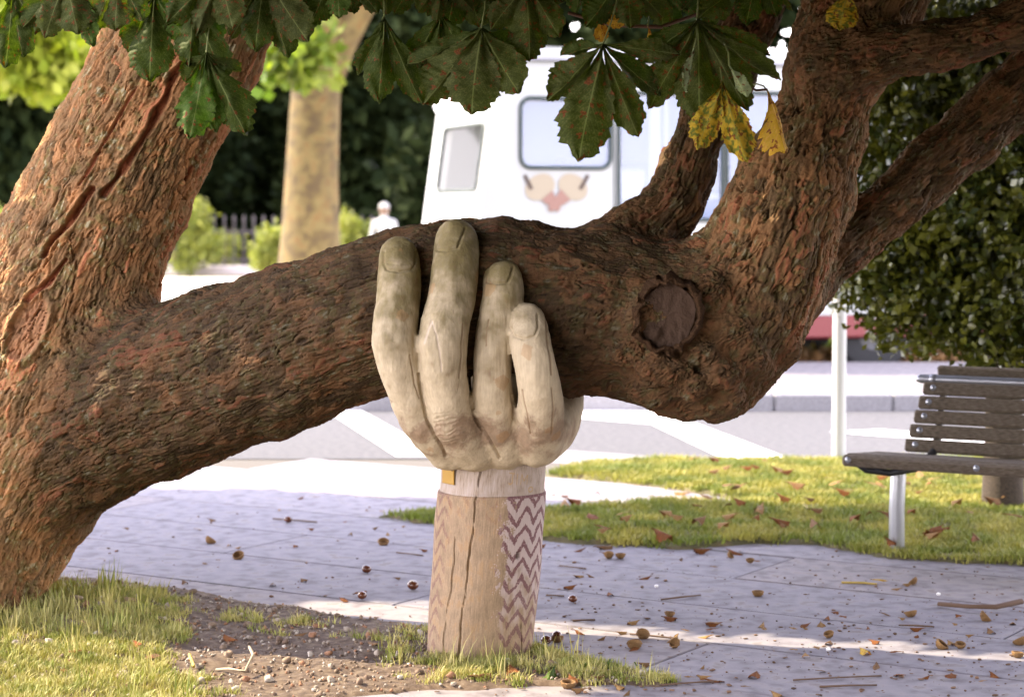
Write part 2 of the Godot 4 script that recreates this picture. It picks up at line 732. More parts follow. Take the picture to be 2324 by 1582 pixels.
# Relief and colour of bark: long scaly plates that follow the limb.
func bark(p: Vector3, n: Vector3, q: Vector3, ex: Dictionary) -> Array:
	var sc: float = ex.get("scale", 1.0)
	var st: float = ex.get("stretch", 3.2)
	var deep: float = ex.get("deep", 1.0)
	var wx := n_warp.get_noise_3d(q.x * 6.0, q.y * 9.0, q.z * 9.0)
	var wy := n_warp.get_noise_3d(q.x * 6.0 + 31.0, q.y * 9.0, q.z * 9.0)
	var twist: float = ex.get("twist", 0.0) * q.x
	var ct := cos(twist)
	var sn := sin(twist)
	var qy := q.y * ct - q.z * sn
	var qz := q.y * sn + q.z * ct
	var a := Vector3(q.x * 20.0 / (st * sc) + wx * 1.0, qy * 20.0 / sc + wy * 0.9, qz * 20.0 / sc + wx * 0.9)
	var edge := n_plate.get_noise_3dv(a) + 1.0
	var tone := n_tone.get_noise_3dv(a)
	# long winding fissures and shorter cross cracks between flat, flaking plates
	var fis := absf(n_ridge.get_noise_3d(q.x * 6.0 / (st * sc) + wy * 0.35, qy * 13.0 / sc + wx * 0.35, qz * 13.0 / sc))
	var fine := n_fine.get_noise_3d(q.x * 0.16, qy * 0.8, qz * 0.8)
	var grit := n_fine.get_noise_3d(q.x * 0.9 + 5.0, qy * 1.3, qz * 1.3)
	var mid := n_lichen.get_noise_3d(q.x * 0.5, qy * 2.4, qz * 2.4)
	var lump := n_lump.get_noise_3dv(p)
	var crack := 1.0 - smoothstep(0.0, 0.10, edge + 0.07 * fine)
	var split := 1.0 - smoothstep(0.0, 0.055, fis + 0.025 * fine)
	var move := -crack * 0.0060 * deep + tone * 0.0030 * deep - split * 0.016 * deep + mid * 0.0050 * deep + lump * 0.022 * float(ex.get("lump", 1.0)) + fine * 0.0032 * deep + grit * 0.0018
	# colours of the bark itself: grey-brown outer scales, redder ones where scales came off, lichen
	var big := n_patch.get_noise_3dv(p)
	var lich := n_lichen.get_noise_3dv(p) + 0.6 * n_patch.get_noise_3d(p.z * 1.3 + 9.0, p.x, p.y)
	var red := clampf(0.34 + 0.55 * big + 0.40 * tone + float(ex.get("red", 0.0)), 0.0, 1.0)
	var c := Vector3(0.130, 0.082, 0.040).lerp(Vector3(0.215, 0.104, 0.044), red)
	c *= 1.0 + 0.30 * tone + 0.34 * fine + 0.30 * mid + 0.25 * grit
	var green: float = ex.get("green", 0.0)
	c = c.lerp(Vector3(0.130, 0.100, 0.038) * (1.0 + 0.3 * fine), clampf(smoothstep(0.05, 0.55, lich + green) * 0.8, 0.0, 0.8))
	if lich + fine * 0.8 + green * 0.4 > 0.86: c = c.lerp(Vector3(0.30, 0.28, 0.20), 0.5)
	if tone > 0.84 and fine + mid > 0.1: c = c.lerp(Vector3(0.25, 0.080, 0.042), 0.65)
	c *= float(ex.get("dark", 1.0))  # tone per limb: limbs darkened, trunk lightened, shade painted into the bark
	if ex.has("torn") and n.z > 0.0:
		var m := measured(p)
		for f in fissures:
			var best := 1e3
			var pts: Array = f[0]
			for i in pts.size() - 1: best = minf(best, seg_dist(m, pts[i], pts[i + 1]))
			var wide: float = f[1] * (0.75 + 0.6 * wx)
			if best < wide * 2.0:
				var k := 1.0 - smoothstep(0.45, 1.0, best / wide)
				move -= k * float(f[2])
				move += 0.006 * smoothstep(0.9, 1.15, best / wide) * (1.0 - smoothstep(1.2, 1.9, best / wide))
				c = c.lerp(Vector3(0.21, 0.062, 0.030) * (1.0 + 0.4 * fine), k * 0.9)
		for s in scars:
			var e: Vector2 = (m - s[0]).rotated(-s[3]) / s[1]
			var l := e.length()
			if l < 1.5:
				move += 0.016 * exp(-pow((l - 1.0) / 0.16, 2.0)) - 0.014 * (1.0 - smoothstep(0.75, 0.95, l))
				c = c.lerp(s[2] * (1.0 + 0.5 * fine + 0.3 * wx), (1.0 - smoothstep(0.8, 0.95, l)) * 0.8)
	return [move, c.x, c.y, c.z]

# Whether a point lies in the photograph or a little beside it (the bark is modelled finest there).
func in_picture(p: Vector3) -> bool:
	var m := measured(p)
	return m.x > -120.0 and m.x < 2440.0 and m.y > -90.0 and m.y < 1660.0

func W(x: float, y: float, z: float, half: float) -> Array:
	return [P(x, y, z), half * S * (D0 - z) / D0]

func chestnut_tree() -> Node3D:

	fissures = [
		[[Vector2(428, 130), Vector2(398, 170), Vector2(372, 235), Vector2(330, 310), Vector2(290, 370), Vector2(238, 440)], 13.0, 0.030],
		[[Vector2(207, 430), Vector2(165, 490), Vector2(120, 545), Vector2(98, 580)], 13.0, 0.034],
		[[Vector2(150, 590), Vector2(110, 640), Vector2(60, 680)], 9.0, 0.022],
		[[Vector2(560, 150), Vector2(520, 230), Vector2(470, 320), Vector2(420, 420)], 5.0, 0.012],
		[[Vector2(310, 200), Vector2(250, 300), Vector2(180, 420)], 5.0, 0.012],
		[[Vector2(470, 560), Vector2(400, 720), Vector2(330, 790), Vector2(250, 850)], 4.0, 0.008],
	]
	scars = [
		[Vector2(62, 745), Vector2(42, 88), Vector3(0.30, 0.150, 0.075), 0.42],
	]
	var b := Body.new()
	# main trunk, leaning in from the left, and its upper stem
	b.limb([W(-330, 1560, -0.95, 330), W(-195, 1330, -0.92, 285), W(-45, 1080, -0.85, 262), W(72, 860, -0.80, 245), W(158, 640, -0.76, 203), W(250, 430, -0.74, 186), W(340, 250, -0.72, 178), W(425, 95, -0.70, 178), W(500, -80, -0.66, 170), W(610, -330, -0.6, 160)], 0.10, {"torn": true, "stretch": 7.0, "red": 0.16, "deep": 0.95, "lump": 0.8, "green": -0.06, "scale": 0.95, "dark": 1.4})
	# buttress at the foot
	b.limb([W(0, 1150, -0.80, 120), W(-30, 1260, -0.78, 92), W(-40, 1370, -0.72, 72), W(-50, 1450, -0.66, 60)], 0.12, {"green": 0.1, "stretch": 4.0})
	b.limb([W(-60, 1180, -0.75, 150), W(-90, 1300, -0.62, 130), W(-110, 1420, -0.55, 110)], 0.16, {"green": 0.15, "stretch": 4.0})
	# the low limb that rests in the hand
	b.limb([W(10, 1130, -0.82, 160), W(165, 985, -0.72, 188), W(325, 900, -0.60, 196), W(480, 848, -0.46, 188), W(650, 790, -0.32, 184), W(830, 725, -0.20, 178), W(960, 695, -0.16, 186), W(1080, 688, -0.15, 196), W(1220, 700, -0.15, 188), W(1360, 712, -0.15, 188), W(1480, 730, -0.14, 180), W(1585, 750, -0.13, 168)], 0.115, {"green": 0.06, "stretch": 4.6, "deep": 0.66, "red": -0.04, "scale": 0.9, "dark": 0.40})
	# the stem that turns up at the right
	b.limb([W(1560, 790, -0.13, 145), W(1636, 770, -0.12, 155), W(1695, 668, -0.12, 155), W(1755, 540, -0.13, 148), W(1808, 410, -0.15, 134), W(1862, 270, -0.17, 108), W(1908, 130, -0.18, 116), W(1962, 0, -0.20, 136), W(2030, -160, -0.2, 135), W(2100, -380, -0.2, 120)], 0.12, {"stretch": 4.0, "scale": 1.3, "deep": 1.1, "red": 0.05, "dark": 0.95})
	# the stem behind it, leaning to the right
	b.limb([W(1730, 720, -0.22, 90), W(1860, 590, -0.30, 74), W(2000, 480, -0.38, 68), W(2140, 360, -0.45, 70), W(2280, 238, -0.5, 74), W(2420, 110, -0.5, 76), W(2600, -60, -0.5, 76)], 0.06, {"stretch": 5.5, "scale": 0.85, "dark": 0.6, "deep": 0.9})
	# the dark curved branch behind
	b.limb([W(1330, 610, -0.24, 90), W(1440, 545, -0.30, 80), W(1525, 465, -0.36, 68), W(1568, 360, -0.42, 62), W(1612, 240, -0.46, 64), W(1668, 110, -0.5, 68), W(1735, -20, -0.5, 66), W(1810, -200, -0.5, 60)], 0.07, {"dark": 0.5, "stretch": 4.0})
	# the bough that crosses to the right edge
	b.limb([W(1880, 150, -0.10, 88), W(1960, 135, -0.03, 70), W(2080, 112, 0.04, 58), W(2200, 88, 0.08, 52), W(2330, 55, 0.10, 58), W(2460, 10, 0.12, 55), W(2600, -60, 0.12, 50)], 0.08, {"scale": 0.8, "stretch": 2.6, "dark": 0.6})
	# burls under the bend
	for e in [[1500, 890, 0.04, 46], [1560, 916, 0.02, 44], [1620, 905, 0.0, 44], [1445, 872, 0.06, 40], [1355, 872, -0.02, 36], [1305, 876, -0.05, 30], [1566, 884, 0.13, 36], [1492, 905, 0.09, 30], [1680, 884, -0.01, 42], [1640, 846, 0.13, 38], [1736, 846, -0.04, 42], [1412, 806, 0.13, 32], [1528, 846, 0.16, 32], [1476, 838, 0.15, 32], [1600, 922, 0.06, 30], [1700, 812, 0.10, 36], [1660, 760, 0.12, 40], [1604, 660, 0.11, 40], [1448, 720, 0.12, 34], [1590, 800, 0.14, 30], [1535, 918, 0.07, 28], [1650, 905, 0.06, 28], [1770, 800, -0.03, 36]]:
		var c := W(e[0], e[1], e[2], e[3])
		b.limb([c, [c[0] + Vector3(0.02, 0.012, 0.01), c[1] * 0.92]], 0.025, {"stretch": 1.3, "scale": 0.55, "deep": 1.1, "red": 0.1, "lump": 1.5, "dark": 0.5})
	# callus round the sawn-off bough
	var kc := P(1513, 716, 0.13)
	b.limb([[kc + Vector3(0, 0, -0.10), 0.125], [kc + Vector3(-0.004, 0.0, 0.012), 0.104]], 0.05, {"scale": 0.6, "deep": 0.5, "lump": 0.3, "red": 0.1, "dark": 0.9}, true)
	b.mesh_field(0.022, Vector3(-2.75, -0.25, -1.75), Vector3(2.6, 2.62, 0.5))
	var tree := base("chestnut_tree", P(-150, 1380, -0.9))
	tag(tree, "old horse chestnut whose low limb lies in the carved hand", "tree")
	var off := -tree.position
	var t := Transform3D(Basis.IDENTITY, off)
	M.bark = mat(Color.WHITE, 0.9, noise_tex(0.03, 4, [], 7, 256), 0.22, 9.0)
	M.bark.vertex_color_use_as_albedo = true
	M.bark.metallic_specular = 0.32
	# trunk and limbs are one grown body; it is cut where the limb leaves the trunk and where the stems rise
	var limb_x := P(330, 800, -0.6).x
	var rise_x := P(1430, 700, -0.15).x
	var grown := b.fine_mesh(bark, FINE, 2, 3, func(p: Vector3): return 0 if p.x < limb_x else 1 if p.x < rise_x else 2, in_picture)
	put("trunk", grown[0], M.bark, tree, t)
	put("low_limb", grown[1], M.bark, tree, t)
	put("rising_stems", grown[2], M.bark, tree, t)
	# sawn face with its reddish rim
	var rim := PackedVector3Array()
	var seg := 96
	for ring in [[1.22, -0.085], [1.13, -0.025], [1.06, 0.002], [1.00, 0.004], [0.95, -0.012], [0.93, -0.06]]:
		for k in seg:
			var an := TAU * k / seg
			var wob := 1.0 + 0.06 * sin(an * 2.0 + 0.7) + 0.12 * n_lichen.get_noise_2d(cos(an) * 0.06, sin(an) * 0.06)
			rim.append(kc + Vector3(cos(an) * 0.096 * wob * ring[0], sin(an) * 0.118 * wob * ring[0], 0.068 + ring[1] * (0.6 + 1.3 * n_lichen.get_noise_2d(cos(an) * 0.1 + 3.0, sin(an) * 0.1)) + 0.014 * n_lichen.get_noise_2d(cos(an) * 0.05 + 7.0, sin(an) * 0.05) + 0.007 * n_fine.get_noise_3d(cos(an) * 0.12, sin(an) * 0.12, ring[0] * 0.08)))
	M.callus = surface(0.03, [[0.3, lin(0.045, 0.026, 0.014)], [0.5, lin(0.080, 0.042, 0.021)], [0.75, lin(0.125, 0.070, 0.036)]], 5.0, 0.92, 83, 0.5)
	M.callus.metallic_specular = 0.2
	var stub := put("sawn_bough", sheet(rim, 6, seg, true), M.callus, tree, t)
	var face := PackedVector3Array()
	for ring in 10:
		for k in seg:
			var an := TAU * k / seg
			var wob := 1.0 + 0.05 * sin(an * 2.0 + 0.7) + 0.03 * sin(an * 5.0)
			var r := (0.01 + 0.92 * ring / 9.0) * wob
			var q := Vector2(cos(an) * 0.096 * r, sin(an) * 0.118 * r)
			var dent := 0.018 * exp(-pow((q - Vector2(-0.045, -0.055)).length() / 0.022, 4.0)) * (1.0 if ring < 9 else 0.3)
			face.append(kc + Vector3(q.x, q.y, 0.032 + n_lichen.get_noise_2d(q.x, q.y) * 0.005 + dent))
	M.sawn = mat(lin(0.075, 0.048, 0.034), 0.95, M.bark.heightmap_texture, 0.2, 12.0)
	M.sawn.metallic_specular = 0.1
	put("sawn_face", sheet(face, 10, seg, true, PackedVector2Array(), PackedColorArray(), true), M.sawn, stub)
	return tree

# ---------------------------------------------------------------- the carved hand and its post
var carved: Array = []

func hand_wood(p: Vector3, n: Vector3, q: Vector3, ex: Dictionary) -> Array:
	var grain := n_fine.get_noise_3d(p.x * 1.3, p.y * 0.10, p.z * 1.3)
	var chip := n_lump.get_noise_3d(p.x * 2.6, p.y * 1.6, p.z * 2.6)
	var patch := n_patch.get_noise_3dv(p * 1.4)
	var mot := n_lichen.get_noise_3dv(p * 1.6)
	var move := chip * 0.0045 + grain * 0.0006 + mot * 0.0004
	var m := measured(p)
	# weathered wood, algae deepened up the fingers to carry shade, brown grime on the lower knuckles
	var c := Vector3(0.455, 0.370, 0.245) * (1.0 + 0.13 * grain + 0.08 * mot)
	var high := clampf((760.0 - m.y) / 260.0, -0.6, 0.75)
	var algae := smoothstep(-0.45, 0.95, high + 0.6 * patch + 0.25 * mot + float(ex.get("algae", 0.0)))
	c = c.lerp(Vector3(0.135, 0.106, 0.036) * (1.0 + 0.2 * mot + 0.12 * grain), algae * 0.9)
	var low := clampf(1.0 - absf(m.y - 985.0) / 75.0, 0.0, 1.0)
	var grime := smoothstep(0.25, 0.75, low * 0.8 + 0.6 * patch + 0.25 * grain)
	c = c.lerp(Vector3(0.190, 0.110, 0.066) * (1.0 + 0.3 * mot), grime * 0.65)
	if n_tone.get_noise_3dv(p * 26.0) > 0.93: c = c.lerp(Vector3(0.33, 0.19, 0.08), 0.45)
	if n.z > 0.1:
		for f in carved:
			var pts: Array = f[0]
			var box: Rect2 = f[4]
			if not box.has_point(m): continue
			var best := 1e3
			for i in pts.size() - 1: best = minf(best, seg_dist(m, pts[i], pts[i + 1]))
			var wide: float = f[1]
			if best < wide:
				var k := 1.0 - smoothstep(0.25, 1.0, best / wide)
				move -= k * float(f[2])
				if f[3] is Vector3: c = c.lerp(f[3], k * 0.8)
		# knuckle wrinkles across the middle finger's root
		if m.x > 985.0 and m.x < 1115.0 and m.y > 935.0 and m.y < 1005.0:
			move += 0.0008 * sin((m.y + 0.12 * (m.x - 1050.0) + 14.0 * patch) * 0.62)
	return [move, c.x, c.y, c.z]

func carve(pts: Array, wide: float, deep: float, tint = null) -> void:
	var r := Rect2(pts[0], Vector2.ZERO)
	for p in pts: r = r.expand(p)
	carved.append([pts, wide, deep, tint, r.grow(wide + 1.0)])

func carved_hand() -> void:
	# nails
	carve([Vector2(872, 572), Vector2(870, 600), Vector2(877, 612), Vector2(905, 617), Vector2(935, 612), Vector2(942, 596), Vector2(945, 570)], 4.5, 0.006)
	carve([Vector2(880, 598), Vector2(905, 602), Vector2(932, 598)], 3.0, 0.002)
	carve([Vector2(988, 520), Vector2(984, 550), Vector2(990, 568), Vector2(1012, 570), Vector2(1038, 564), Vector2(1045, 545), Vector2(1056, 518)], 4.5, 0.006)
	carve([Vector2(1103, 618), Vector2(1101, 640), Vector2(1130, 643), Vector2(1152, 642), Vector2(1160, 625), Vector2(1164, 608)], 4.5, 0.006)
	carve([Vector2(1158, 745), Vector2(1166, 762), Vector2(1190, 770), Vector2(1214, 762), Vector2(1222, 742), Vector2(1220, 715)], 4.5, 0.006)
	# seams cut between the fingers and across the palm
	carve([Vector2(950, 850), Vector2(958, 905), Vector2(968, 950), Vector2(985, 985), Vector2(1002, 1012), Vector2(1012, 1036)], 4.5, 0.012)
	carve([Vector2(1066, 850), Vector2(1068, 910), Vector2(1076, 945), Vector2(1092, 972), Vector2(1112, 1000), Vector2(1134, 1040)], 4.5, 0.013)
	carve([Vector2(1164, 900), Vector2(1166, 945), Vector2(1176, 965)], 6.0, 0.010)
	carve([Vector2(1238, 720), Vector2(1240, 760), Vector2(1246, 800), Vector2(1252, 850)], 3.5, 0.003, Vector3(0.20, 0.13, 0.07))
	# an A scratched pale into the middle finger
	var pale := Vector3(0.47, 0.38, 0.29)
	carve([Vector2(964, 780), Vector2(972, 752), Vector2(981, 730)], 3.6, 0.002, pale)
	carve([Vector2(981, 730), Vector2(990, 760), Vector2(998, 800), Vector2(1002, 842)], 3.0, 0.002, pale)
	carve([Vector2(870, 912), Vector2(880, 905), Vector2(890, 912), Vector2(880, 921), Vector2(870, 912)], 2.5, 0.0015, Vector3(0.3, 0.23, 0.15))
	# drying cracks along the grain
	for l in [[[930, 805], [937, 840], [941, 872], [952, 905]], [[1050, 735], [1047, 780], [1048, 810], [1043, 858]], [[1108, 725], [1103, 760], [1104, 785]], [[1186, 885], [1190, 915], [1197, 945], [1204, 985]], [[1252, 880], [1256, 930], [1250, 985]]]:
		var cr := []
		for e in l: cr.append(Vector2(e[0], e[1]))
		carve(cr, 2.2, 0.0035, Vector3(0.24, 0.16, 0.09))
	var b := Body.new()
	var post_z := -0.15
	# index, middle, ring and little finger; the thumb goes up behind the limb
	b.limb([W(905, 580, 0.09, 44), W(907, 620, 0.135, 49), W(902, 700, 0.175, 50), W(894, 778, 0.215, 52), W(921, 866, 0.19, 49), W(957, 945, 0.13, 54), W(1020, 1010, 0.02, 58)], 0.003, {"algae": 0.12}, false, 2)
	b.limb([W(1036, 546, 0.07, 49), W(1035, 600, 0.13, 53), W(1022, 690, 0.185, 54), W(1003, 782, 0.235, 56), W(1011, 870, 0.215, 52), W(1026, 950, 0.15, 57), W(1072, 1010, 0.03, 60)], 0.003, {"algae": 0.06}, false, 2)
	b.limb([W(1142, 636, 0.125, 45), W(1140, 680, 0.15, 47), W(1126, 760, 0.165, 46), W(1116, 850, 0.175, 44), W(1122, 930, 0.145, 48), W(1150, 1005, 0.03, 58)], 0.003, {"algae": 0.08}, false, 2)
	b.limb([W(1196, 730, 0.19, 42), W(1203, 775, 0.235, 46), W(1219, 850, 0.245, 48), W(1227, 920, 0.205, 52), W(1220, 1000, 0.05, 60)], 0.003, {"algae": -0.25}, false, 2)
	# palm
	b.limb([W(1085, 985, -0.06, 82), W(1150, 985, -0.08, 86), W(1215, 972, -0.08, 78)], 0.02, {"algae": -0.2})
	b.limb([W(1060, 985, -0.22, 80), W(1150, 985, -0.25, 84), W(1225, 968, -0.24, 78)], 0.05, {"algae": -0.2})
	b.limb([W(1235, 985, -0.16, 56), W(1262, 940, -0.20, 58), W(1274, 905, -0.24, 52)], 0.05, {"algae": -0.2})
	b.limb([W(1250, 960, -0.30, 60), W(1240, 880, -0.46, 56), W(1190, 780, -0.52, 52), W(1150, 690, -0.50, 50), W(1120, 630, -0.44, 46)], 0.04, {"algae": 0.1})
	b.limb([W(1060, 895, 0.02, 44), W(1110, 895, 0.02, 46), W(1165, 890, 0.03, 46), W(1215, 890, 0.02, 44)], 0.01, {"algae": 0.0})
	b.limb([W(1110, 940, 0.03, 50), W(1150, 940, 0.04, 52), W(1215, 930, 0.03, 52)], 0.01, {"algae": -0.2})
	# wrist
	b.limb([[P(1120, 1002, post_z), 0.140], [P(1122, 1046, post_z), 0.158]], 0.05, {"algae": -0.3}, true)
	b.mesh_field(0.013, Vector3(-0.62, 0.62, -0.75), Vector3(0.42, 1.56, 0.42))
	var prop := base("carved_hand_prop", P(1092, 1500, post_z) * Vector3(1, 0, 1))
	tag(prop, "weathered wooden hand carved on a zigzag-painted post, gripping the limb", "sculpture")
	var t := Transform3D(Basis.IDENTITY, -prop.position)
	M.handwood = mat(Color.WHITE, 0.72, noise_tex(0.05, 4, [], 17, 256), 0.04, 9.0)
	M.handwood.vertex_color_use_as_albedo = true
	M.handwood.metallic_specular = 0.35
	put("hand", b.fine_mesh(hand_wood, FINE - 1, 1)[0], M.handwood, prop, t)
	# the post: a sleeve with a turned-in collar above it, split by drying cracks
	M.post = post_material()
	put("collar", post_mesh(true), M.post, prop, t)
	put("sleeve", post_mesh(false), M.post, prop, t)
	var pl := P(1020, 1080, 0)
	var an := -0.98
	var ax := P(1121, 1080, post_z)
	var pr := 0.187
	M.brass = mat(lin(0.40, 0.24, 0.055), 0.5)
	M.brass.metallic = 0.55
	M.brass.metallic_specular = 0.5
	var pt := Transform3D(Basis(Vector3.UP, an), Vector3(ax.x + sin(an) * pr, pl.y - 0.004, ax.z + cos(an) * pr))
	var plaque := put("plaque", block(Vector3(0.072, 0.058, 0.006), 0.0015), M.brass, prop, Transform3D(pt.basis, pt.origin - prop.position))
	M.screw = mat(lin(0.16, 0.09, 0.03), 0.5)
	for sx in [-1.0, 1.0]:
		put("screw", lathe([Vector2(0.0004, 0.003), Vector2(0.003, 0.0025), Vector2(0.004, 0.0)], 10), M.screw, plaque, Transform3D(Basis(Vector3.RIGHT, PI / 2), Vector3(sx * 0.029, 0.020, 0.003)))

# Angle 0 faces the camera; x grows to the right.
func post_axis(y: float) -> Vector3:
	var top := P(1117, 1115, -0.15)
	var bot := P(1087, 1500, -0.15)
	var k := (y - bot.y) / (top.y - bot.y)
	return Vector3(lerpf(bot.x, top.x, k), y, -0.15)

func crack_at(y: float, which: int) -> float:
	# angle of each drying crack at height y
	if which == 0: return -0.24 - 0.16 * (1.0 - y / 0.72) + 0.010 * sin(y * 31.0) + 0.005 * sin(y * 90.0)
	if which == 1: return -0.62 - 0.02 * sin(y * 17.0) - 0.10 * (1.0 - y / 0.5) + 0.012 * sin(y * 60.0)
	return 0.86 - 0.3 * y + 0.02 * sin(y * 40.0)

func post_mesh(collar: bool) -> ArrayMesh:
	var v := PackedVector3Array()
	var uv := PackedVector2Array()
	var cols := 420
	var yt := P(1120, 1112, -0.15).y
	var rows := []
	var slant := 0.030
	if collar:
		for i in 26: rows.append([lerpf(yt - 0.02, yt + 0.122, i / 25.0), 0.1825 - 0.004 * i / 25.0])
		rows.append([yt + 0.1225, 0.16])
		rows.append([yt + 0.1226, 0.001])
	else:
		rows.append([-0.06, 0.186])
		for i in 74:
			var k := i / 73.0
			rows.append([lerpf(-0.05, yt - 0.006, k), lerpf(0.184, 0.1895, sin(k * PI * 0.62))])
		rows.append([yt, 0.1865])
		rows.append([yt + 0.0008, 0.176])
	var n := rows.size()
	for i in n:
		var y: float = rows[i][0]
		var c := post_axis(y)
		for k in cols + 1:
			var an := TAU * k / cols - PI
			var r: float = rows[i][1]
			r += n_lump.get_noise_3d(sin(an) * 0.18, y * 0.5, cos(an) * 0.18) * 0.007
			r += n_fine.get_noise_3d(sin(an) * 0.3, y * 0.03, cos(an) * 0.3) * 0.0008
			var tilt := 0.0
			if collar and i > 3: tilt = -slant * sin(an) * smoothstep(0.0, 1.0, (y - yt) / 0.12) * minf(r / 0.15, 1.0)
			for w in 3:
				if collar and w > 0: continue
				if w == 1 and y > 0.42: continue
				if w == 2 and y > 0.13: continue
				var da := absf(an - crack_at(y, w))
				var wide := (0.015 if w == 0 else 0.012) * (0.8 + 0.3 * sin(y * 23.0 + w))
				if collar: wide *= clampf((y - yt - 0.02) / 0.06, 0.15, 1.0)
				r -= 0.016 * (1.0 - smoothstep(0.35, 1.0, da / wide))
			# knot hole
			if not collar:
				var kd := Vector2((an - 0.60) * 0.19, y - 0.36).length()
				r -= 0.022 * (1.0 - smoothstep(0.006, 0.013, kd))
			v.append(Vector3(c.x + sin(an) * r, y + tilt, c.z + cos(an) * r))
			uv.append(Vector2(float(k) / cols, clampf(1.0 - (y + 0.06) / 0.80, 0.0, 1.0)))
	return sheet(v, n, cols + 1, false, uv, PackedColorArray(), true)

func post_material() -> StandardMaterial3D:
	var w := 1100
	var h := 640
	var im := Image.create(w, h, false, Image.FORMAT_RGB8)
	var yt := P(1120, 1112, -0.15).y
	var n1 := noise(0.02, 3, FastNoiseLite.TYPE_SIMPLEX, 71)
	var n2 := noise(0.08, 3, FastNoiseLite.TYPE_SIMPLEX, 72)
	var per := 0.43
	for j in h:
		var y := (1.0 - (j + 0.5) / h) * 0.80 - 0.06
		for i in w:
			var an := TAU * (i + 0.5) / w - PI
			var gr := n2.get_noise_2d(i * 4.0, j * 0.22)
			var pa := n1.get_noise_2d(i * 1.0, j * 0.7)
			var sp := n2.get_noise_2d(i * 1.4, j * 1.4 + 300.0)
			var c := Vector3(0.270, 0.190, 0.115) * (1.0 + 0.26 * gr + 0.20 * pa + 0.10 * sp)
			if pa + gr * 0.4 > 0.42: c = c.lerp(Vector3(0.26, 0.15, 0.06), 0.4)
			if y > yt:
				# bare collar, weathered grey in patches
				c = c.lerp(Vector3(0.40, 0.35, 0.32), clampf(0.5 + 0.25 * pa + 0.35 * gr, 0.0, 0.85))
			else:
				# white ground and dark red zigzags, worn away where hands and rain reach
				var right := smoothstep(0.27, 0.36, an + 0.22 * pa + 0.10 * sp + 0.06 * gr) * (1.0 - smoothstep(1.9, 2.3, an))
				var left := smoothstep(0.80, 0.98, -an + 0.15 * pa)
				var ground := right * smoothstep(-0.1, 0.45, (y - 0.12) * 2.0 + 0.3 * pa)
				c = c.lerp(Vector3(0.40, 0.33, 0.31) * (1.0 + 0.10 * gr), ground * 0.8)
				var row_h := 0.058
				var ph := fposmod(an / per + 0.37 + 0.05 * n1.get_noise_2d(i * 0.8, j * 0.8 + 900.0), 1.0)
				var zig := (absf(ph - 0.5) * 2.0 - 0.5) * 0.052
				var d := absf(fposmod((yt - 0.012 - y) + zig + 0.5 * row_h + 0.008 * n1.get_noise_2d(i * 0.7 + 70.0, j * 0.7), row_h) - 0.5 * row_h)
				if y > yt - 0.008: d = 0.0
				var stroke := 1.0 - smoothstep(0.0095, 0.0125, d + 0.003 * sp + 0.002 * gr)
				var keep := maxf(right * (0.95 - 0.25 * smoothstep(0.35, 0.1, y)), left * 0.55)
				keep = maxf(keep, (0.42 if sp + pa > 0.28 else 0.05) * smoothstep(0.30, 0.60, y) * (1.0 - right))
				keep *= 1.0 - 0.6 * smoothstep(0.20, 0.6, sp + 0.6 * gr + 0.3 * pa - 0.25 * right)
				c = c.lerp(Vector3(0.125, 0.052, 0.054) * (1.0 + 0.2 * sp), clampf(stroke * keep, 0.0, 0.92))
			im.set_pixel(i, j, lin(clampf(c.x, 0, 1), clampf(c.y, 0, 1), clampf(c.z, 0, 1)))
	# the letters JIM scratched into the collar, and a ring lower down
	var ink := lin(0.36, 0.24, 0.12)
	var scratch := func(a: Vector2, b: Vector2) -> void:
		for k in 60:
			var p := a.lerp(b, k / 59.0)
			var i := int((p.x + PI) / TAU * w)
			var j := int((1.0 - (p.y + 0.06) / 0.80) * h)
			for dx in 3:
				for dy in 3:
					if i + dx < w and j + dy < h and j + dy >= 0: im.set_pixel(i + dx, j + dy, im.get_pixel(i + dx, j + dy).lerp(ink, 0.28))
	var y0 := yt + 0.045
	var y1 := yt + 0.088
	var x0 := 0.30
	for l in [[0, 1, 0.10, 1], [0.07, 1, 0.07, 0.15], [0.07, 0.15, 0.03, 0], [0.03, 0, 0, 0.12], [0.16, 1, 0.16, 0], [0.24, 0, 0.25, 1], [0.25, 1, 0.31, 0.35], [0.31, 0.35, 0.38, 0.95], [0.38, 0.95, 0.39, 0]]:
		scratch.call(Vector2(x0 + l[0], lerpf(y0, y1, l[1])), Vector2(x0 + l[2], lerpf(y0, y1, l[3])))
	for k in 16:
		var a0 := TAU * k / 16.0
		var a1 := TAU * (k + 1) / 16.0
		scratch.call(Vector2(0.80 + cos(a0) * 0.055, yt + 0.022 + sin(a0) * 0.010), Vector2(0.80 + cos(a1) * 0.055, yt + 0.022 + sin(a1) * 0.010))
	var m := StandardMaterial3D.new()
	m.albedo_texture = ImageTexture.create_from_image(im)
	m.texture_repeat = false
	m.roughness = 0.8
	m.metallic_specular = 0.35
	return m

# ---------------------------------------------------------------- leaves
var leaflet_shapes: Array = []
var leaf_mats := {}

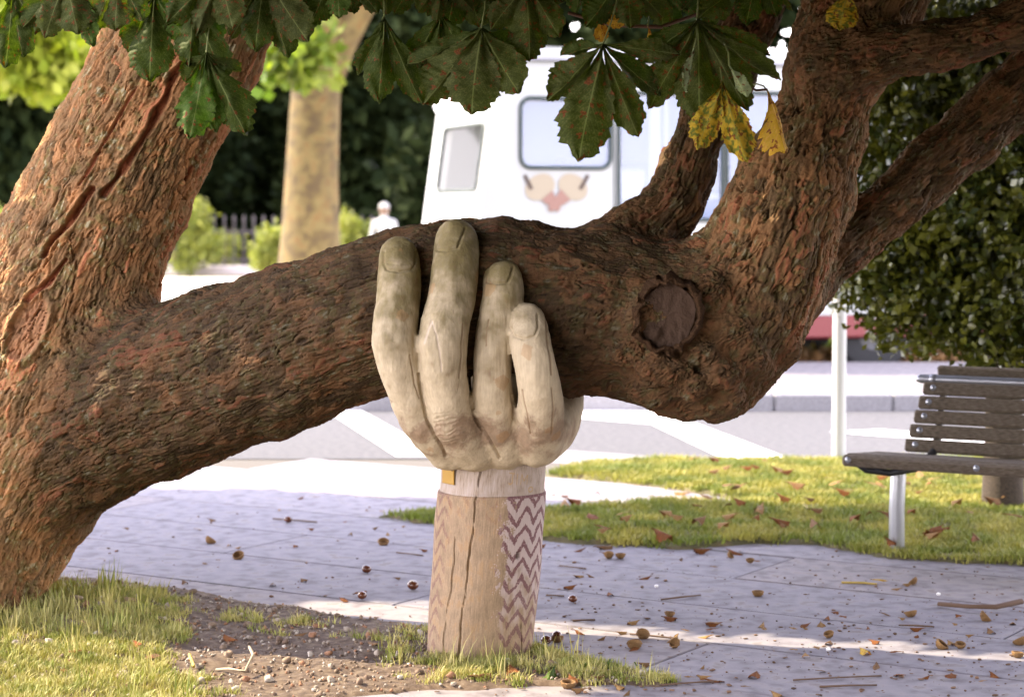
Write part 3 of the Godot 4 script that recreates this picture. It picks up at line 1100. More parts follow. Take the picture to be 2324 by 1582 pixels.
# One leaflet, base at the origin, tip at (0, -1, 0), width 1, face to +z: toothed edge, folded midrib, ribbed between the side veins.
func leaflet_mesh(fold: float, droop: float, curl: float, sd: int, rows := 46, half := 4, torn := 0.0) -> ArrayMesh:
	var v := PackedVector3Array()
	var uv := PackedVector2Array()
	var nn := noise(2.2, 2, FastNoiseLite.TYPE_SIMPLEX, sd)
	var cols := half * 2 + 1
	for r in rows + 1:
		var t := float(r) / rows
		var w: float
		if t < 0.66: w = 0.025 + 0.475 * pow(sin(t / 0.66 * PI * 0.5), 1.75)
		else: w = 0.5 * (1.0 - pow((t - 0.66) / 0.34, 2.1)) * 0.97 + 0.015 * (1.0 - t) / 0.34
		w = maxf(w, 0.004)
		for c in cols:
			var a := float(c - half) / half
			var tooth := 0.0
			if absf(a) > 0.99:
				var ph := fposmod(t * 21.0 + 0.3 * sin(t * 40.0 + sd) + (0.4 if a > 0.0 else 0.0), 1.0)
				tooth = (0.055 * ph - 0.02) * smoothstep(0.12, 0.35, t) + 0.05 * nn.get_noise_2d(t * 3.0, a * 5.0)
				if torn > 0.0: tooth -= torn * maxf(0.0, nn.get_noise_2d(t * 6.0 + 20.0, a * 3.0))
			var x := a * (w + tooth * minf(1.0, w * 4.0))
			var rib := 0.011 * cos(TAU * (t * 13.0 - absf(x) * 9.0)) * minf(1.0, absf(a) * 3.0) * smoothstep(0.05, 0.2, t)
			var z := -fold * absf(x) + rib - droop * t * t + curl * x * x * sin(t * 5.0 + sd) + 0.07 * nn.get_noise_2d(t * 0.9, a * 0.6 + sd)
			v.append(Vector3(x + 0.05 * sin(t * 2.5 + sd) * t, -t - tooth * 0.35 * absf(a), z))
			uv.append(Vector2(0.5 + x * 0.98, t))
	return sheet(v, rows + 1, cols, false, uv)

func leaf_image(sd: int, green: Vector3, vein: Vector3, yellow: float, brown: float, speck: float) -> Image:
	var w := 200
	var h := 400
	var im := Image.create(w, h, false, Image.FORMAT_RGB8)
	var n1 := noise(0.012, 3, FastNoiseLite.TYPE_SIMPLEX, sd)
	var n2 := noise(0.09, 2, FastNoiseLite.TYPE_SIMPLEX, sd + 1)
	var n3 := noise(0.021, 2, FastNoiseLite.TYPE_SIMPLEX, sd + 2)
	var n4 := noise(0.05, 2, FastNoiseLite.TYPE_SIMPLEX, sd + 3)
	for j in h:
		var t := (j + 0.5) / h
		for i in w:
			var x := ((i + 0.5) / w - 0.5) / 0.98
			var ax := absf(x)
			var b1 := n1.get_noise_2d(i, j)
			var f := n2.get_noise_2d(i, j)
			var c := green * (1.0 + 0.25 * b1 + 0.18 * f)
			var ph := fposmod(t * 13.0 - ax * 9.0 + 0.5 + (0.3 if x > 0.0 else 0.0), 1.0)
			var side := 1.0 - smoothstep(0.03, 0.10, absf(ph - 0.5))
			c = c.lerp(vein, side * 0.35)
			if yellow > 0.0:
				var y := smoothstep(0.15, 0.6, yellow + 0.6 * n3.get_noise_2d(i, j) + 0.22 * (1.0 - side) - 0.15)
				c = c.lerp(Vector3(0.48, 0.33, 0.03) * (1.0 + 0.2 * f), y * 0.9)
			c = c.lerp(vein * 1.25, (1.0 - smoothstep(0.006, 0.014 + 0.008 * (1.0 - t), ax)) * 0.85)
			if f + 0.4 * b1 > 0.62 - speck: c = c.lerp(Vector3(0.15, 0.14, 0.06), 0.5)
			var rust := n3.get_noise_2d(i + 500, j * 0.6) + 0.35 * n4.get_noise_2d(i, j)
			if rust > 0.66 - brown:
				c = c.lerp(Vector3(0.17, 0.052, 0.022) * (1.0 + 0.4 * f), smoothstep(0.66 - brown, 0.71 - brown, rust) * 0.9)
			im.set_pixel(i, j, lin(clampf(c.x, 0, 1), clampf(c.y, 0, 1), clampf(c.z, 0, 1)))
	return im

func leaf_mat(im: Image, through: Color, rough := 0.58) -> StandardMaterial3D:
	var m := StandardMaterial3D.new()
	m.albedo_texture = ImageTexture.create_from_image(im)
	m.roughness = rough
	m.metallic_specular = 0.2
	m.backlight_enabled = true
	m.backlight = through
	m.texture_repeat = false
	return m

func leaf_kit() -> void:
	for k in 6:
		leaflet_shapes.append(leaflet_mesh([0.30, 0.15, 0.5, 0.25, 0.38, 0.1][k], [0.10, 0.22, 0.05, 0.30, 0.16, 0.02][k], [0.4, -0.3, 0.5, 0.2, -0.4, 0.3][k], 3 + k * 7, 46, 4, [0.0, 0.05, 0.0, 0.12, 0.05, 0.1][k]))
	leaflet_shapes.append(leaflet_mesh(0.9, 0.35, 1.4, 77, 46, 4, 0.3))
	var thr := Color(0.75, 0.85, 0.22)
	var vn := Vector3(0.14, 0.16, 0.06)
	leaf_mats.deep = leaf_mat(leaf_image(101, Vector3(0.048, 0.068, 0.015), vn, 0.0, -0.06, 0.0), thr)
	leaf_mats.dusty = leaf_mat(leaf_image(111, Vector3(0.068, 0.080, 0.026), vn, 0.0, -0.01, 0.12), thr)
	leaf_mats.spotted = leaf_mat(leaf_image(121, Vector3(0.066, 0.080, 0.022), vn, -0.04, 0.06, 0.12), thr)
	leaf_mats.fresh = leaf_mat(leaf_image(131, Vector3(0.058, 0.100, 0.018), vn, 0.0, -0.02, 0.0), Color(0.5, 0.62, 0.1))
	leaf_mats.turning = leaf_mat(leaf_image(141, Vector3(0.13, 0.15, 0.025), Vector3(0.20, 0.21, 0.05), 0.42, 0.17, 0.0), Color(0.6, 0.5, 0.1))
	leaf_mats.yellow = leaf_mat(leaf_image(151, Vector3(0.52, 0.33, 0.06), Vector3(0.55, 0.42, 0.16), 0.6, 0.12, -0.1), Color(0.75, 0.5, 0.12))
	leaf_mats.pale = leaf_mat(leaf_image(161, Vector3(0.26, 0.30, 0.19), Vector3(0.33, 0.36, 0.22), 0.0, 0.08, -0.1), thr, 0.6)
	leaf_mats.dry = leaf_mat(leaf_image(171, Vector3(0.135, 0.075, 0.036), Vector3(0.20, 0.12, 0.055), 0.0, 0.02, 0.1), Color(0.3, 0.16, 0.06), 0.75)
	leaf_mats.dry2 = leaf_mat(leaf_image(181, Vector3(0.24, 0.145, 0.060), Vector3(0.30, 0.20, 0.09), 0.0, 0.05, 0.1), Color(0.4, 0.22, 0.08), 0.75)
	M.petiole = mat(lin(0.17, 0.19, 0.06), 0.6)
	M.twig = mat(lin(0.13, 0.055, 0.03), 0.7)

# Basis that lays a leaflet from hub to tip, width w, its face turned by roll about its own length.
func leaflet_pose(hub: Vector3, tip: Vector3, w: float, roll: float) -> Transform3D:
	var d := tip - hub
	var l := d.length()
	var y := -d / l
	var z := (Vector3(0, 0.15, 1) - y * y.dot(Vector3(0, 0.15, 1))).normalized().rotated(y, roll)
	var x := y.cross(z)
	return Transform3D(Basis(x * w, y * l, z * l * 0.8), hub)

# blades: [[tip x, tip y, width, tip depth offset, roll, material], ...] in the photograph's measure
func compound_leaf(tree: Node3D, hx: float, hy: float, z: float, stalk: Vector2, blades: Array) -> void:
	var hub := P(hx, hy, z)
	var leaf := Node3D.new()
	leaf.name = "leaf"
	tree.add_child(leaf, true)
	leaf.position = hub - tree.position
	for b in blades:
		var tip := P(b[0], b[1], z + b[3])
		var t := leaflet_pose(Vector3.ZERO, tip - hub, b[2] * 0.84 * S * (D0 - z) / D0, b[4])
		var shape: int = b[6] if b.size() > 6 else rng.randi_range(0, 5)
		put("leaflet", leaflet_shapes[shape], leaf_mats[b[5]], leaf, t)
	var to := P(hx + stalk.x, hy + stalk.y, z - 0.12) - hub
	put("stalk", tube([Vector3.ZERO, to * 0.35 + Vector3(0.006, 0.01, 0.01), to * 0.7 + Vector3(0.004, 0.012, 0.0), to], [0.0028, 0.0024, 0.0026, 0.004], 6), M.petiole, leaf)

func hanging_leaves(tree: Node3D) -> void:
	# the large leaves over the middle
	compound_leaf(tree, 1092, 66, 0.62, Vector2(12, -110), [[1074, 252, 150, 0.06, 0.1, "dusty", 1], [962, 238, 110, 0.02, 0.35, "spotted", 4], [1176, 212, 118, 0.03, -0.4, "dusty", 0], [925, 170, 74, -0.06, 0.7, "deep", 3], [1205, 140, 70, -0.1, -0.7, "deep", 2]])
	compound_leaf(tree, 1368, 102, 0.72, Vector2(40, -120), [[1322, 354, 152, 0.10, 0.12, "spotted", 1], [1440, 304, 96, 0.06, -0.15, "spotted", 3], [1246, 232, 92, 0.0, 0.5, "dusty", 4], [1500, 222, 70, -0.05, -0.5, "deep", 0], [1545, 126, 66, -0.02, -0.3, "dusty", 5], [1270, 130, 62, -0.08, 0.9, "deep", 2]])
	compound_leaf(tree, 1582, 46, 0.66, Vector2(-6, -110), [[1596, 276, 126, 0.05, 0.05, "dusty", 0], [1486, 246, 98, 0.04, 0.3, "spotted", 1], [1688, 250, 92, 0.08, -0.35, "dusty", 4], [1752, 204, 66, 0.02, -0.75, "dusty", 3], [1748, 128, 58, -0.04, -0.6, "spotted", 5], [1450, 150, 80, -0.05, 0.55, "deep", 2], [1650, -20, 90, -0.1, 0.2, "dusty", 0]])
	compound_leaf(tree, 1640, 186, 0.70, Vector2(-30, -70), [[1590, 336, 84, 0.04, 0.15, "turning", 1], [1688, 362, 88, 0.06, -0.2, "turning", 3]])
	compound_leaf(tree, 1575, 110, 0.74, Vector2(4, -60), [[1562, 210, 34, 0.02, 0.9, "pale", 2]])
	compound_leaf(tree, 1655, 150, 0.75, Vector2(-20, -60), [[1694, 222, 42, 0.0, -0.8, "pale", 2]])
	compound_leaf(tree, 1742, 208, 0.64, Vector2(-40, -12), [[1796, 334, 74, 0.05, 0.2, "yellow", 6]])
	compound_leaf(tree, 1926, -30, 0.5, Vector2(10, -60), [[1908, 68, 88, 0.04, -0.1, "turning", 0]])
	compound_leaf(tree, 1776, -20, 0.5, Vector2(0, -60), [[1800, 24, 26, 0.02, 0.6, "spotted", 2]])
	compound_leaf(tree, 1360, 40, 0.56, Vector2(30, -40), [[1372, 96, 46, 0.0, 0.3, "yellow", 3], [1420, 54, 40, 0.0, -0.2, "yellow", 2]])
	compound_leaf(tree, 1470, 60, 0.52, Vector2(0, -60), [[1500, 130, 30, 0, 0.5, "yellow", 2]])
	compound_leaf(tree, 1196, -40, 0.58, Vector2(0, -60), [[1200, 134, 104, 0.05, 0.1, "spotted", 4], [1270, 84, 84, 0.02, -0.3, "spotted", 0], [1120, 70, 80, 0, 0.4, "dusty", 1]])
	compound_leaf(tree, 1420, -60, 0.6, Vector2(0, -60), [[1330, 60, 90, 0.02, 0.3, "deep", 4], [1430, 66, 84, 0.03, 0.0, "spotted", 5], [1500, 44, 80, 0.0, -0.3, "dusty", 3]])
	compound_leaf(tree, 872, 40, 0.5, Vector2(-10, -90), [[866, 234, 86, 0.04, 0.25, "deep", 0], [948, 236, 82, 0.02, -0.15, "deep", 3], [826, 180, 60, -0.05, 0.8, "deep", 1]])
	compound_leaf(tree, 1000, 30, 0.45, Vector2(0, -90), [[985, 214, 92, 0.02, 0.1, "deep", 4], [930, 170, 80, 0.0, 0.4, "deep", 2], [1060, 150, 80, 0, -0.3, "deep", 5]])
	compound_leaf(tree, 1045, -80, 0.40, Vector2(0, -60), [[1020, 70, 90, 0.0, 0.2, "deep", 0], [1085, 66, 86, 0.0, -0.2, "dusty", 4], [975, 40, 80, 0.0, 0.4, "deep", 1], [1130, 30, 70, 0.0, -0.4, "deep", 3]])
	compound_leaf(tree, 1720, -80, 0.2, Vector2(0, -60), [[1700, 60, 80, 0.0, 0.2, "deep", 0], [1760, 40, 70, 0.0, -0.2, "deep", 4]])
	# the sprays over the left trunk
	compound_leaf(tree, 350, -10, 0.55, Vector2(0, -60), [[342, 184, 122, 0.05, 0.1, "deep", 0], [290, 120, 90, 0, 0.4, "deep", 3], [420, 90, 90, 0.0, -0.3, "fresh", 1]])
	compound_leaf(tree, 440, 10, 0.60, Vector2(0, -70), [[426, 148, 84, 0.05, 0.2, "deep", 4], [504, 178, 92, 0.04, -0.15, "deep", 1], [400, 60, 60, 0, 0.7, "fresh", 2]])
	compound_leaf(tree, 468, 120, 0.64, Vector2(6, -110), [[428, 316, 104, 0.06, 0.15, "fresh", 5], [548, 306, 104, 0.05, -0.2, "deep", 4], [490, 300, 74, 0.02, 0.0, "fresh", 0], [420, 190, 70, -0.06, 0.8, "deep", 2], [540, 180, 64, -0.06, -0.8, "deep", 3]])
	compound_leaf(tree, 600, -60, 0.58, Vector2(0, -60), [[582, 116, 94, 0.04, 0.1, "deep", 0], [648, 132, 78, 0.0, -0.3, "deep", 2], [690, 88, 108, 0.06, -0.2, "dusty", 1], [528, 90, 80, 0.0, 0.4, "dusty", 3]])
	compound_leaf(tree, 500, -70, 0.66, Vector2(0, -60), [[444, 78, 64, 0.04, 0.2, "dusty", 4], [524, 60, 96, 0.04, -0.1, "spotted", 1], [380, 60, 80, 0.02, 0.4, "deep", 0]])
	compound_leaf(tree, 150, -50, 0.62, Vector2(0, -60), [[104, 84, 84, 0.03, 0.3, "dusty", 1], [170, 74, 110, 0.05, 0.0, "spotted", 4], [206, 106, 70, 0.02, -0.4, "fresh", 0], [50, 70, 80, 0.0, 0.5, "deep", 3]])
	compound_leaf(tree, 30, -30, 0.56, Vector2(0, -60), [[10, 156, 96, 0.04, 0.3, "deep", 5], [46, 130, 72, 0.02, -0.3, "deep", 2], [76, 62, 80, 0.0, -0.5, "dusty", 0]])
	compound_leaf(tree, 270, -60, 0.60, Vector2(0, -60), [[210, 66, 90, 0.03, 0.3, "dusty", 3], [262, 70, 90, 0.02, 0, "spotted", 0], [320, 50, 70, 0.0, -0.4, "deep", 2]])
	compound_leaf(tree, 760, -70, 0.55, Vector2(0, -60), [[700, 60, 90, 0.0, 0.3, "deep", 4], [768, 44, 70, 0.02, -0.2, "fresh", 5], [800, 30, 60, 0.0, -0.4, "deep", 0]])
	# leaves along the upper edge, thinning out towards the right stems
	for k in 26:
		var x := 20.0 + k * 66.0 + rr(-20, 20)
		if x > 1700.0: continue
		var y := rr(-95, -35)
		var z := rr(0.15, 0.5)
		var bl := []
		for m in 5:
			var an := (m - 2) * 0.52 + rr(-0.15, 0.15)
			var l := rr(105, 150) * (1.0 - 0.1 * absf(m - 2.0))
			bl.append([x + sin(an) * l, y + cos(an) * l * rr(0.7, 1.0), l * 0.46, rr(-0.12, 0.1), -an * 0.6 + rr(-0.3, 0.3), ["deep", "deep", "dusty", "spotted", "fresh"][rng.randi_range(0, 4)]])
		compound_leaf(tree, x, y, z, Vector2(rr(-20, 20), -60), bl)
	# twigs that carry them
	var off := -tree.position
	for tw in [[[1290, 30, 0.45], [1390, 58, 0.5], [1500, 62, 0.48], [1620, 20, 0.4], [1700, -60, 0.2]], [[300, -60, 0.3], [420, -30, 0.45], [470, 60, 0.56]], [[820, -40, 0.3], [960, -20, 0.42], [1100, -40, 0.5]], [[1690, 192, 0.62], [1716, 206, 0.64], [1742, 204, 0.64]], [[60, -80, 0.4], [160, -55, 0.5], [260, -70, 0.5]]]:
		var pts := []
		var rad := []
		for e in tw:
			pts.append(P(e[0], e[1], e[2]) + off)
			rad.append(0.006 if tw.size() > 3 else 0.004)
		put("twig", tube(pts, rad, 7, 0.1), M.twig, tree)

# The crown above the picture: whole small leaves through its volume. It shades the limb, the hand and the path.
func leaf_cluster_mesh() -> ArrayMesh:
	var v := PackedVector3Array()
	var idx := PackedInt32Array()
	for m in 6:
		var an := (m - 2.5) * 0.62
		var l := 0.22 * (1.0 - 0.09 * absf(m - 2.5))
		var d := Vector3(sin(an), 0.0, cos(an))
		var sd := Vector3(cos(an), 0.0, -sin(an))
		var s := v.size()
		v.append_array([Vector3.ZERO, d * l * 0.62 + sd * l * 0.24 + Vector3(0, -0.02, 0), d * l * 0.62 - sd * l * 0.24 + Vector3(0, -0.02, 0), d * l + Vector3(0, -0.06, 0), d * l * 0.62 + Vector3(0, 0.012, 0)])
		idx.append_array([s, s + 1, s + 4, s, s + 4, s + 2, s + 1, s + 3, s + 4, s + 4, s + 3, s + 2])
	return arrays_mesh(v, smooth_normals(v, idx), idx)

# ---------------------------------------------------------------- the ground
func poly_dist(p: Vector2, poly: PackedVector2Array) -> float:
	var d := 1e3
	var n := poly.size()
	for i in n: d = minf(d, seg_dist(p, poly[i], poly[(i + 1) % n]))
	return d if Geometry2D.is_point_in_polygon(p, poly) else -d

func ground_poly(pts: Array) -> PackedVector2Array:
	var out := PackedVector2Array()
	for e in pts:
		var g := G(e[0], e[1])
		out.append(Vector2(g.x, g.z))
	return out

var near_bed: PackedVector2Array
var far_bed: PackedVector2Array
var n_soil: FastNoiseLite

func near_height(x: float, z: float) -> float:
	var d := poly_dist(Vector2(x, z), near_bed)
	if d < -0.1: return -0.06
	var edge := d + 0.035 * n_soil.get_noise_2d(x * 3.0, z * 3.0)
	var h := lerpf(-0.06, 0.012, smoothstep(-0.05, 0.03, edge))
	h += 0.010 * n_soil.get_noise_2d(x * 2.2, z * 2.2) + 0.004 * n_soil.get_noise_2d(x * 13.0, z * 13.0)
	h += 0.06 * exp(-Vector2(x + 2.0, z + 0.8).length_squared() / 0.5)
	return h

func far_height(x: float, z: float) -> float:
	var d := poly_dist(Vector2(x, z), far_bed)
	if d < -0.2: return -0.06
	var edge := d + 0.06 * n_soil.get_noise_2d(x * 2.0, z * 2.0)
	return lerpf(-0.06, 0.016, smoothstep(-0.06, 0.05, edge)) + 0.012 * n_soil.get_noise_2d(x, z)

func bed_mesh(lo: Vector2, hi: Vector2, step: float, far: bool) -> ArrayMesh:
	var nx := int((hi.x - lo.x) / step) + 1
	var nz := int((hi.y - lo.y) / step) + 1
	var v := PackedVector3Array()
	for j in nz:
		for i in nx:
			var x := lo.x + i * step
			var z := lo.y + j * step
			v.append(Vector3(x, far_height(x, z) if far else near_height(x, z), z))
	return sheet(v, nz, nx)

func flat_poly(pts: PackedVector2Array, y: float) -> ArrayMesh:
	var idx := Geometry2D.triangulate_polygon(pts)
	var v := PackedVector3Array()
	var n := PackedVector3Array()
	for p in pts:
		v.append(Vector3(p.x, y, p.y))
		n.append(Vector3.UP)
	# keep the upper side in front (clockwise seen from above)
	var out := PackedInt32Array()
	for i in range(0, idx.size(), 3):
		var a := v[idx[i]]
		var b := v[idx[i + 1]]
		var c := v[idx[i + 2]]
		if (c - a).cross(b - a).y > 0.0: out.append_array([idx[i], idx[i + 1], idx[i + 2]])
		else: out.append_array([idx[i], idx[i + 2], idx[i + 1]])
	return arrays_mesh(v, n, out)

func surface(freq: float, stops: Array, scale: float, rough: float, sd: int, bump_depth := 0.15) -> StandardMaterial3D:
	var m := mat(Color.WHITE, rough, noise_tex(0.25, 3, [], sd + 50, 1024), bump_depth, scale)
	m.albedo_texture = noise_tex(freq, 5, stops, sd, 1024)
	return m

func ring(cx: float, cz: float, hx: float, hz: float) -> PackedVector2Array:
	return PackedVector2Array([Vector2(cx - hx, cz - hz), Vector2(cx + hx, cz - hz), Vector2(cx + hx, cz + hz), Vector2(cx - hx, cz + hz)])

func setting() -> void:
	n_soil = noise(1.0, 3, FastNoiseLite.TYPE_SIMPLEX, 91)
	near_bed = ground_poly([[-900, 1300], [110, 1318], [300, 1338], [640, 1380], [960, 1420], [1200, 1468], [1400, 1512], [1565, 1546], [1490, 1556], [1240, 1560], [1000, 1567], [860, 1578], [700, 1600], [300, 1760], [-1600, 1900]])
	far_bed = ground_poly([[838, 1172], [1000, 1196], [1240, 1228], [1450, 1243], [1560, 1246], [1700, 1236], [1860, 1238], [2010, 1268], [2330, 1288], [3200, 1300], [4200, 1060], [2300, 1040], [1900, 1046], [1500, 1042], [1310, 1052], [1235, 1078], [1420, 1098], [1600, 1122], [1660, 1138], [1500, 1140], [1240, 1158], [1000, 1160]])
	M.earth = surface(0.012, [[0.25, lin(0.090, 0.055, 0.034)], [0.5, lin(0.150, 0.100, 0.062)], [0.75, lin(0.215, 0.155, 0.100)]], 1.7, 0.95, 3, 0.9)
	M.far_earth = surface(0.012, [[0.3, lin(0.085, 0.080, 0.030)], [0.6, lin(0.13, 0.115, 0.045)], [0.8, lin(0.17, 0.12, 0.06)]], 0.9, 0.95, 5, 0.6)
	M.paving = surface(0.016, [[0.15, lin(0.120, 0.106, 0.116)], [0.38, lin(0.175, 0.162, 0.180)], [0.55, lin(0.198, 0.184, 0.202)], [0.70, lin(0.220, 0.203, 0.212)], [0.85, lin(0.165, 0.142, 0.138)]], 0.45, 0.85, 7, 0.07)
	M.far_paving = surface(0.02, [[0.3, lin(0.10, 0.09, 0.09)], [0.7, lin(0.15, 0.135, 0.13)]], 0.5, 0.9, 8, 0.06)
	M.tarmac = surface(0.02, [[0.25, lin(0.042, 0.041, 0.042)], [0.5, lin(0.054, 0.052, 0.053)], [0.75, lin(0.068, 0.065, 0.064)]], 0.7, 0.9, 9, 0.06)
	M.kerb = surface(0.03, [[0.3, lin(0.16, 0.155, 0.165)], [0.7, lin(0.23, 0.225, 0.235)]], 1.2, 0.85, 13, 0.2)
	M.white_line = mat(lin(0.78, 0.77, 0.74), 0.7)
	var lawn := put("ground", flat_poly(ring(0, -60, 160, 140), -0.07), M.far_earth)
	tag(lawn, "", "", "", "structure")
	# footpath round the tree, then the parking bays of the road, the far pavement and the far road
	var zr := G(1500, 1040).z
	# the path is laid with long concrete flags, askew to the road; weeds and dirt fill the joints
	M.joint = mat(lin(0.075, 0.065, 0.050), 0.95)
	var path := put("pavement", flat_poly(PackedVector2Array([Vector2(-30, 6.5), Vector2(30, 6.5), Vector2(30, zr), Vector2(-30, zr)]), -0.009), M.joint)
	tag(path, "", "", "", "structure")
	var turn := deg_to_rad(-32.0)
	var b := Basis(Vector3.UP, turn)
	var tone := []
	for k in 4:
		var m: StandardMaterial3D = M.paving.duplicate()
		m.albedo_color = [Color(1, 1, 1), Color(0.965, 0.955, 0.96), Color(1, 0.985, 0.965), Color(0.95, 0.955, 0.97)][k]
		m.uv1_offset = Vector3(k * 0.37, k * 0.21, k * 0.53)
		tone.append(m)
	var flag := block(Vector3(3.59, 0.05, 0.612), 0.004)
	for r in range(-16, 10):
		for c in range(-3, 4):
			var o := b * Vector3(c * 3.6 + 1.37 * r - 3.6 * floorf(1.37 * r / 3.6), 0, r * 0.62 + 0.30)
			if o.x < -5.6 or o.x > 7.0 or o.z > 3.0 or o.z < zr + 0.5: continue
			# a thin dip of each flag makes the joints uneven
			put("flagstone", flag, tone[rng.randi_range(0, 3)], path, Transform3D(b * Basis(Vector3(rr(-1, 1), 0, rr(-1, 1)).normalized(), rr(0.0, 0.0010)), o + Vector3(0, -0.0255 + rr(-0.0012, 0.0012), 0)))
	var zk := G(1500, 932).z
	var road := put("road", flat_poly(PackedVector2Array([Vector2(-30, zr), Vector2(30, zr), Vector2(30, zk - 0.05), Vector2(-30, zk - 0.05)]), -0.004), M.tarmac)
	tag(road, "", "", "", "structure")
	var kerb_h := 0.13
	var zb := zk - 0.16
	for i in 34:
		var st := put("kerb", block(Vector3(0.905, kerb_h + 0.1, 0.16), 0.015), M.kerb, null, Transform3D(Basis.IDENTITY, Vector3(-14.0 + i * 0.915, kerb_h * 0.5 - 0.05, zk - 0.08)))
		tag(st, "", "", "", "structure")
	var zf := G(1500, 852).z
	var walk := put("far_pavement", flat_poly(PackedVector2Array([Vector2(-30, zb), Vector2(30, zb), Vector2(30, zf), Vector2(-30, zf)]), kerb_h - 0.006), M.far_paving)
	tag(walk, "", "", "", "structure")
	var verge := put("far_road", flat_poly(PackedVector2Array([Vector2(-40, zf), Vector2(40, zf), Vector2(40, zf - 2.6), Vector2(-40, zf - 2.6)]), -0.012), M.tarmac)
	tag(verge, "", "", "", "structure")
	# white bay lines
	for l in [[[1255, 944], [1300, 929], [1500, 934], [1480, 962]], [[1440, 944], [1540, 946], [1790, 1040], [1640, 1040]], [[700, 905], [770, 905], [1010, 1036], [900, 1036]], [[1880, 980], [2000, 975], [2300, 1000], [2300, 1010]]]:
		var q := ground_poly(l)
		var ln := put("bay_marking", flat_poly(q, 0.0005), M.white_line)
		tag(ln, "", "", "", "structure")
	var bed := put("earth_bed", bed_mesh(Vector2(-4.6, -3.0), Vector2(1.3, 1.9), 0.024, false), M.earth)
	tag(bed, "", "", "", "structure")
	var bed2 := put("lawn_bed", bed_mesh(Vector2(-1.2, -6.2), Vector2(7.0, -1.8), 0.06, true), M.far_earth)
	tag(bed2, "", "", "", "structure")

# ---------------------------------------------------------------- grass
func tuft_mesh(blades: int, h: float, spread: float, sd: int, wide := 0.0032) -> ArrayMesh:
	var r := RandomNumberGenerator.new()
	r.seed = sd
	var v := PackedVector3Array()
	var n := PackedVector3Array()
	var idx := PackedInt32Array()
	for b in blades:
		var an := r.randf() * TAU
		var o := Vector3(cos(an), 0, sin(an)) * r.randf() * spread
		var bend := Vector3(cos(an + r.randf_range(-1, 1)), 0, sin(an + r.randf_range(-1, 1))) * r.randf_range(0.25, 0.95)
		var hh := h * r.randf_range(0.5, 1.0)
		var side := bend.cross(Vector3.UP).normalized() * wide * r.randf_range(0.7, 1.2)
		var s := v.size()
		for k in 4:
			var t := k / 3.0
			var p := o + Vector3(0, hh * (t - 0.25 * t * t * bend.length()), 0) + bend * hh * t * t * 0.8
			var w := 1.0 - t * 0.95
			v.append(p - side * w)
			v.append(p + side * w)
			var nn := (Vector3(0, 1, 0) + bend * t).cross(side).normalized()
			n.append(nn)
			n.append(nn)
		for k in 3:
			var a := s + k * 2
			idx.append_array([a, a + 1, a + 2, a + 1, a + 3, a + 2])
	return arrays_mesh(v, n, idx)

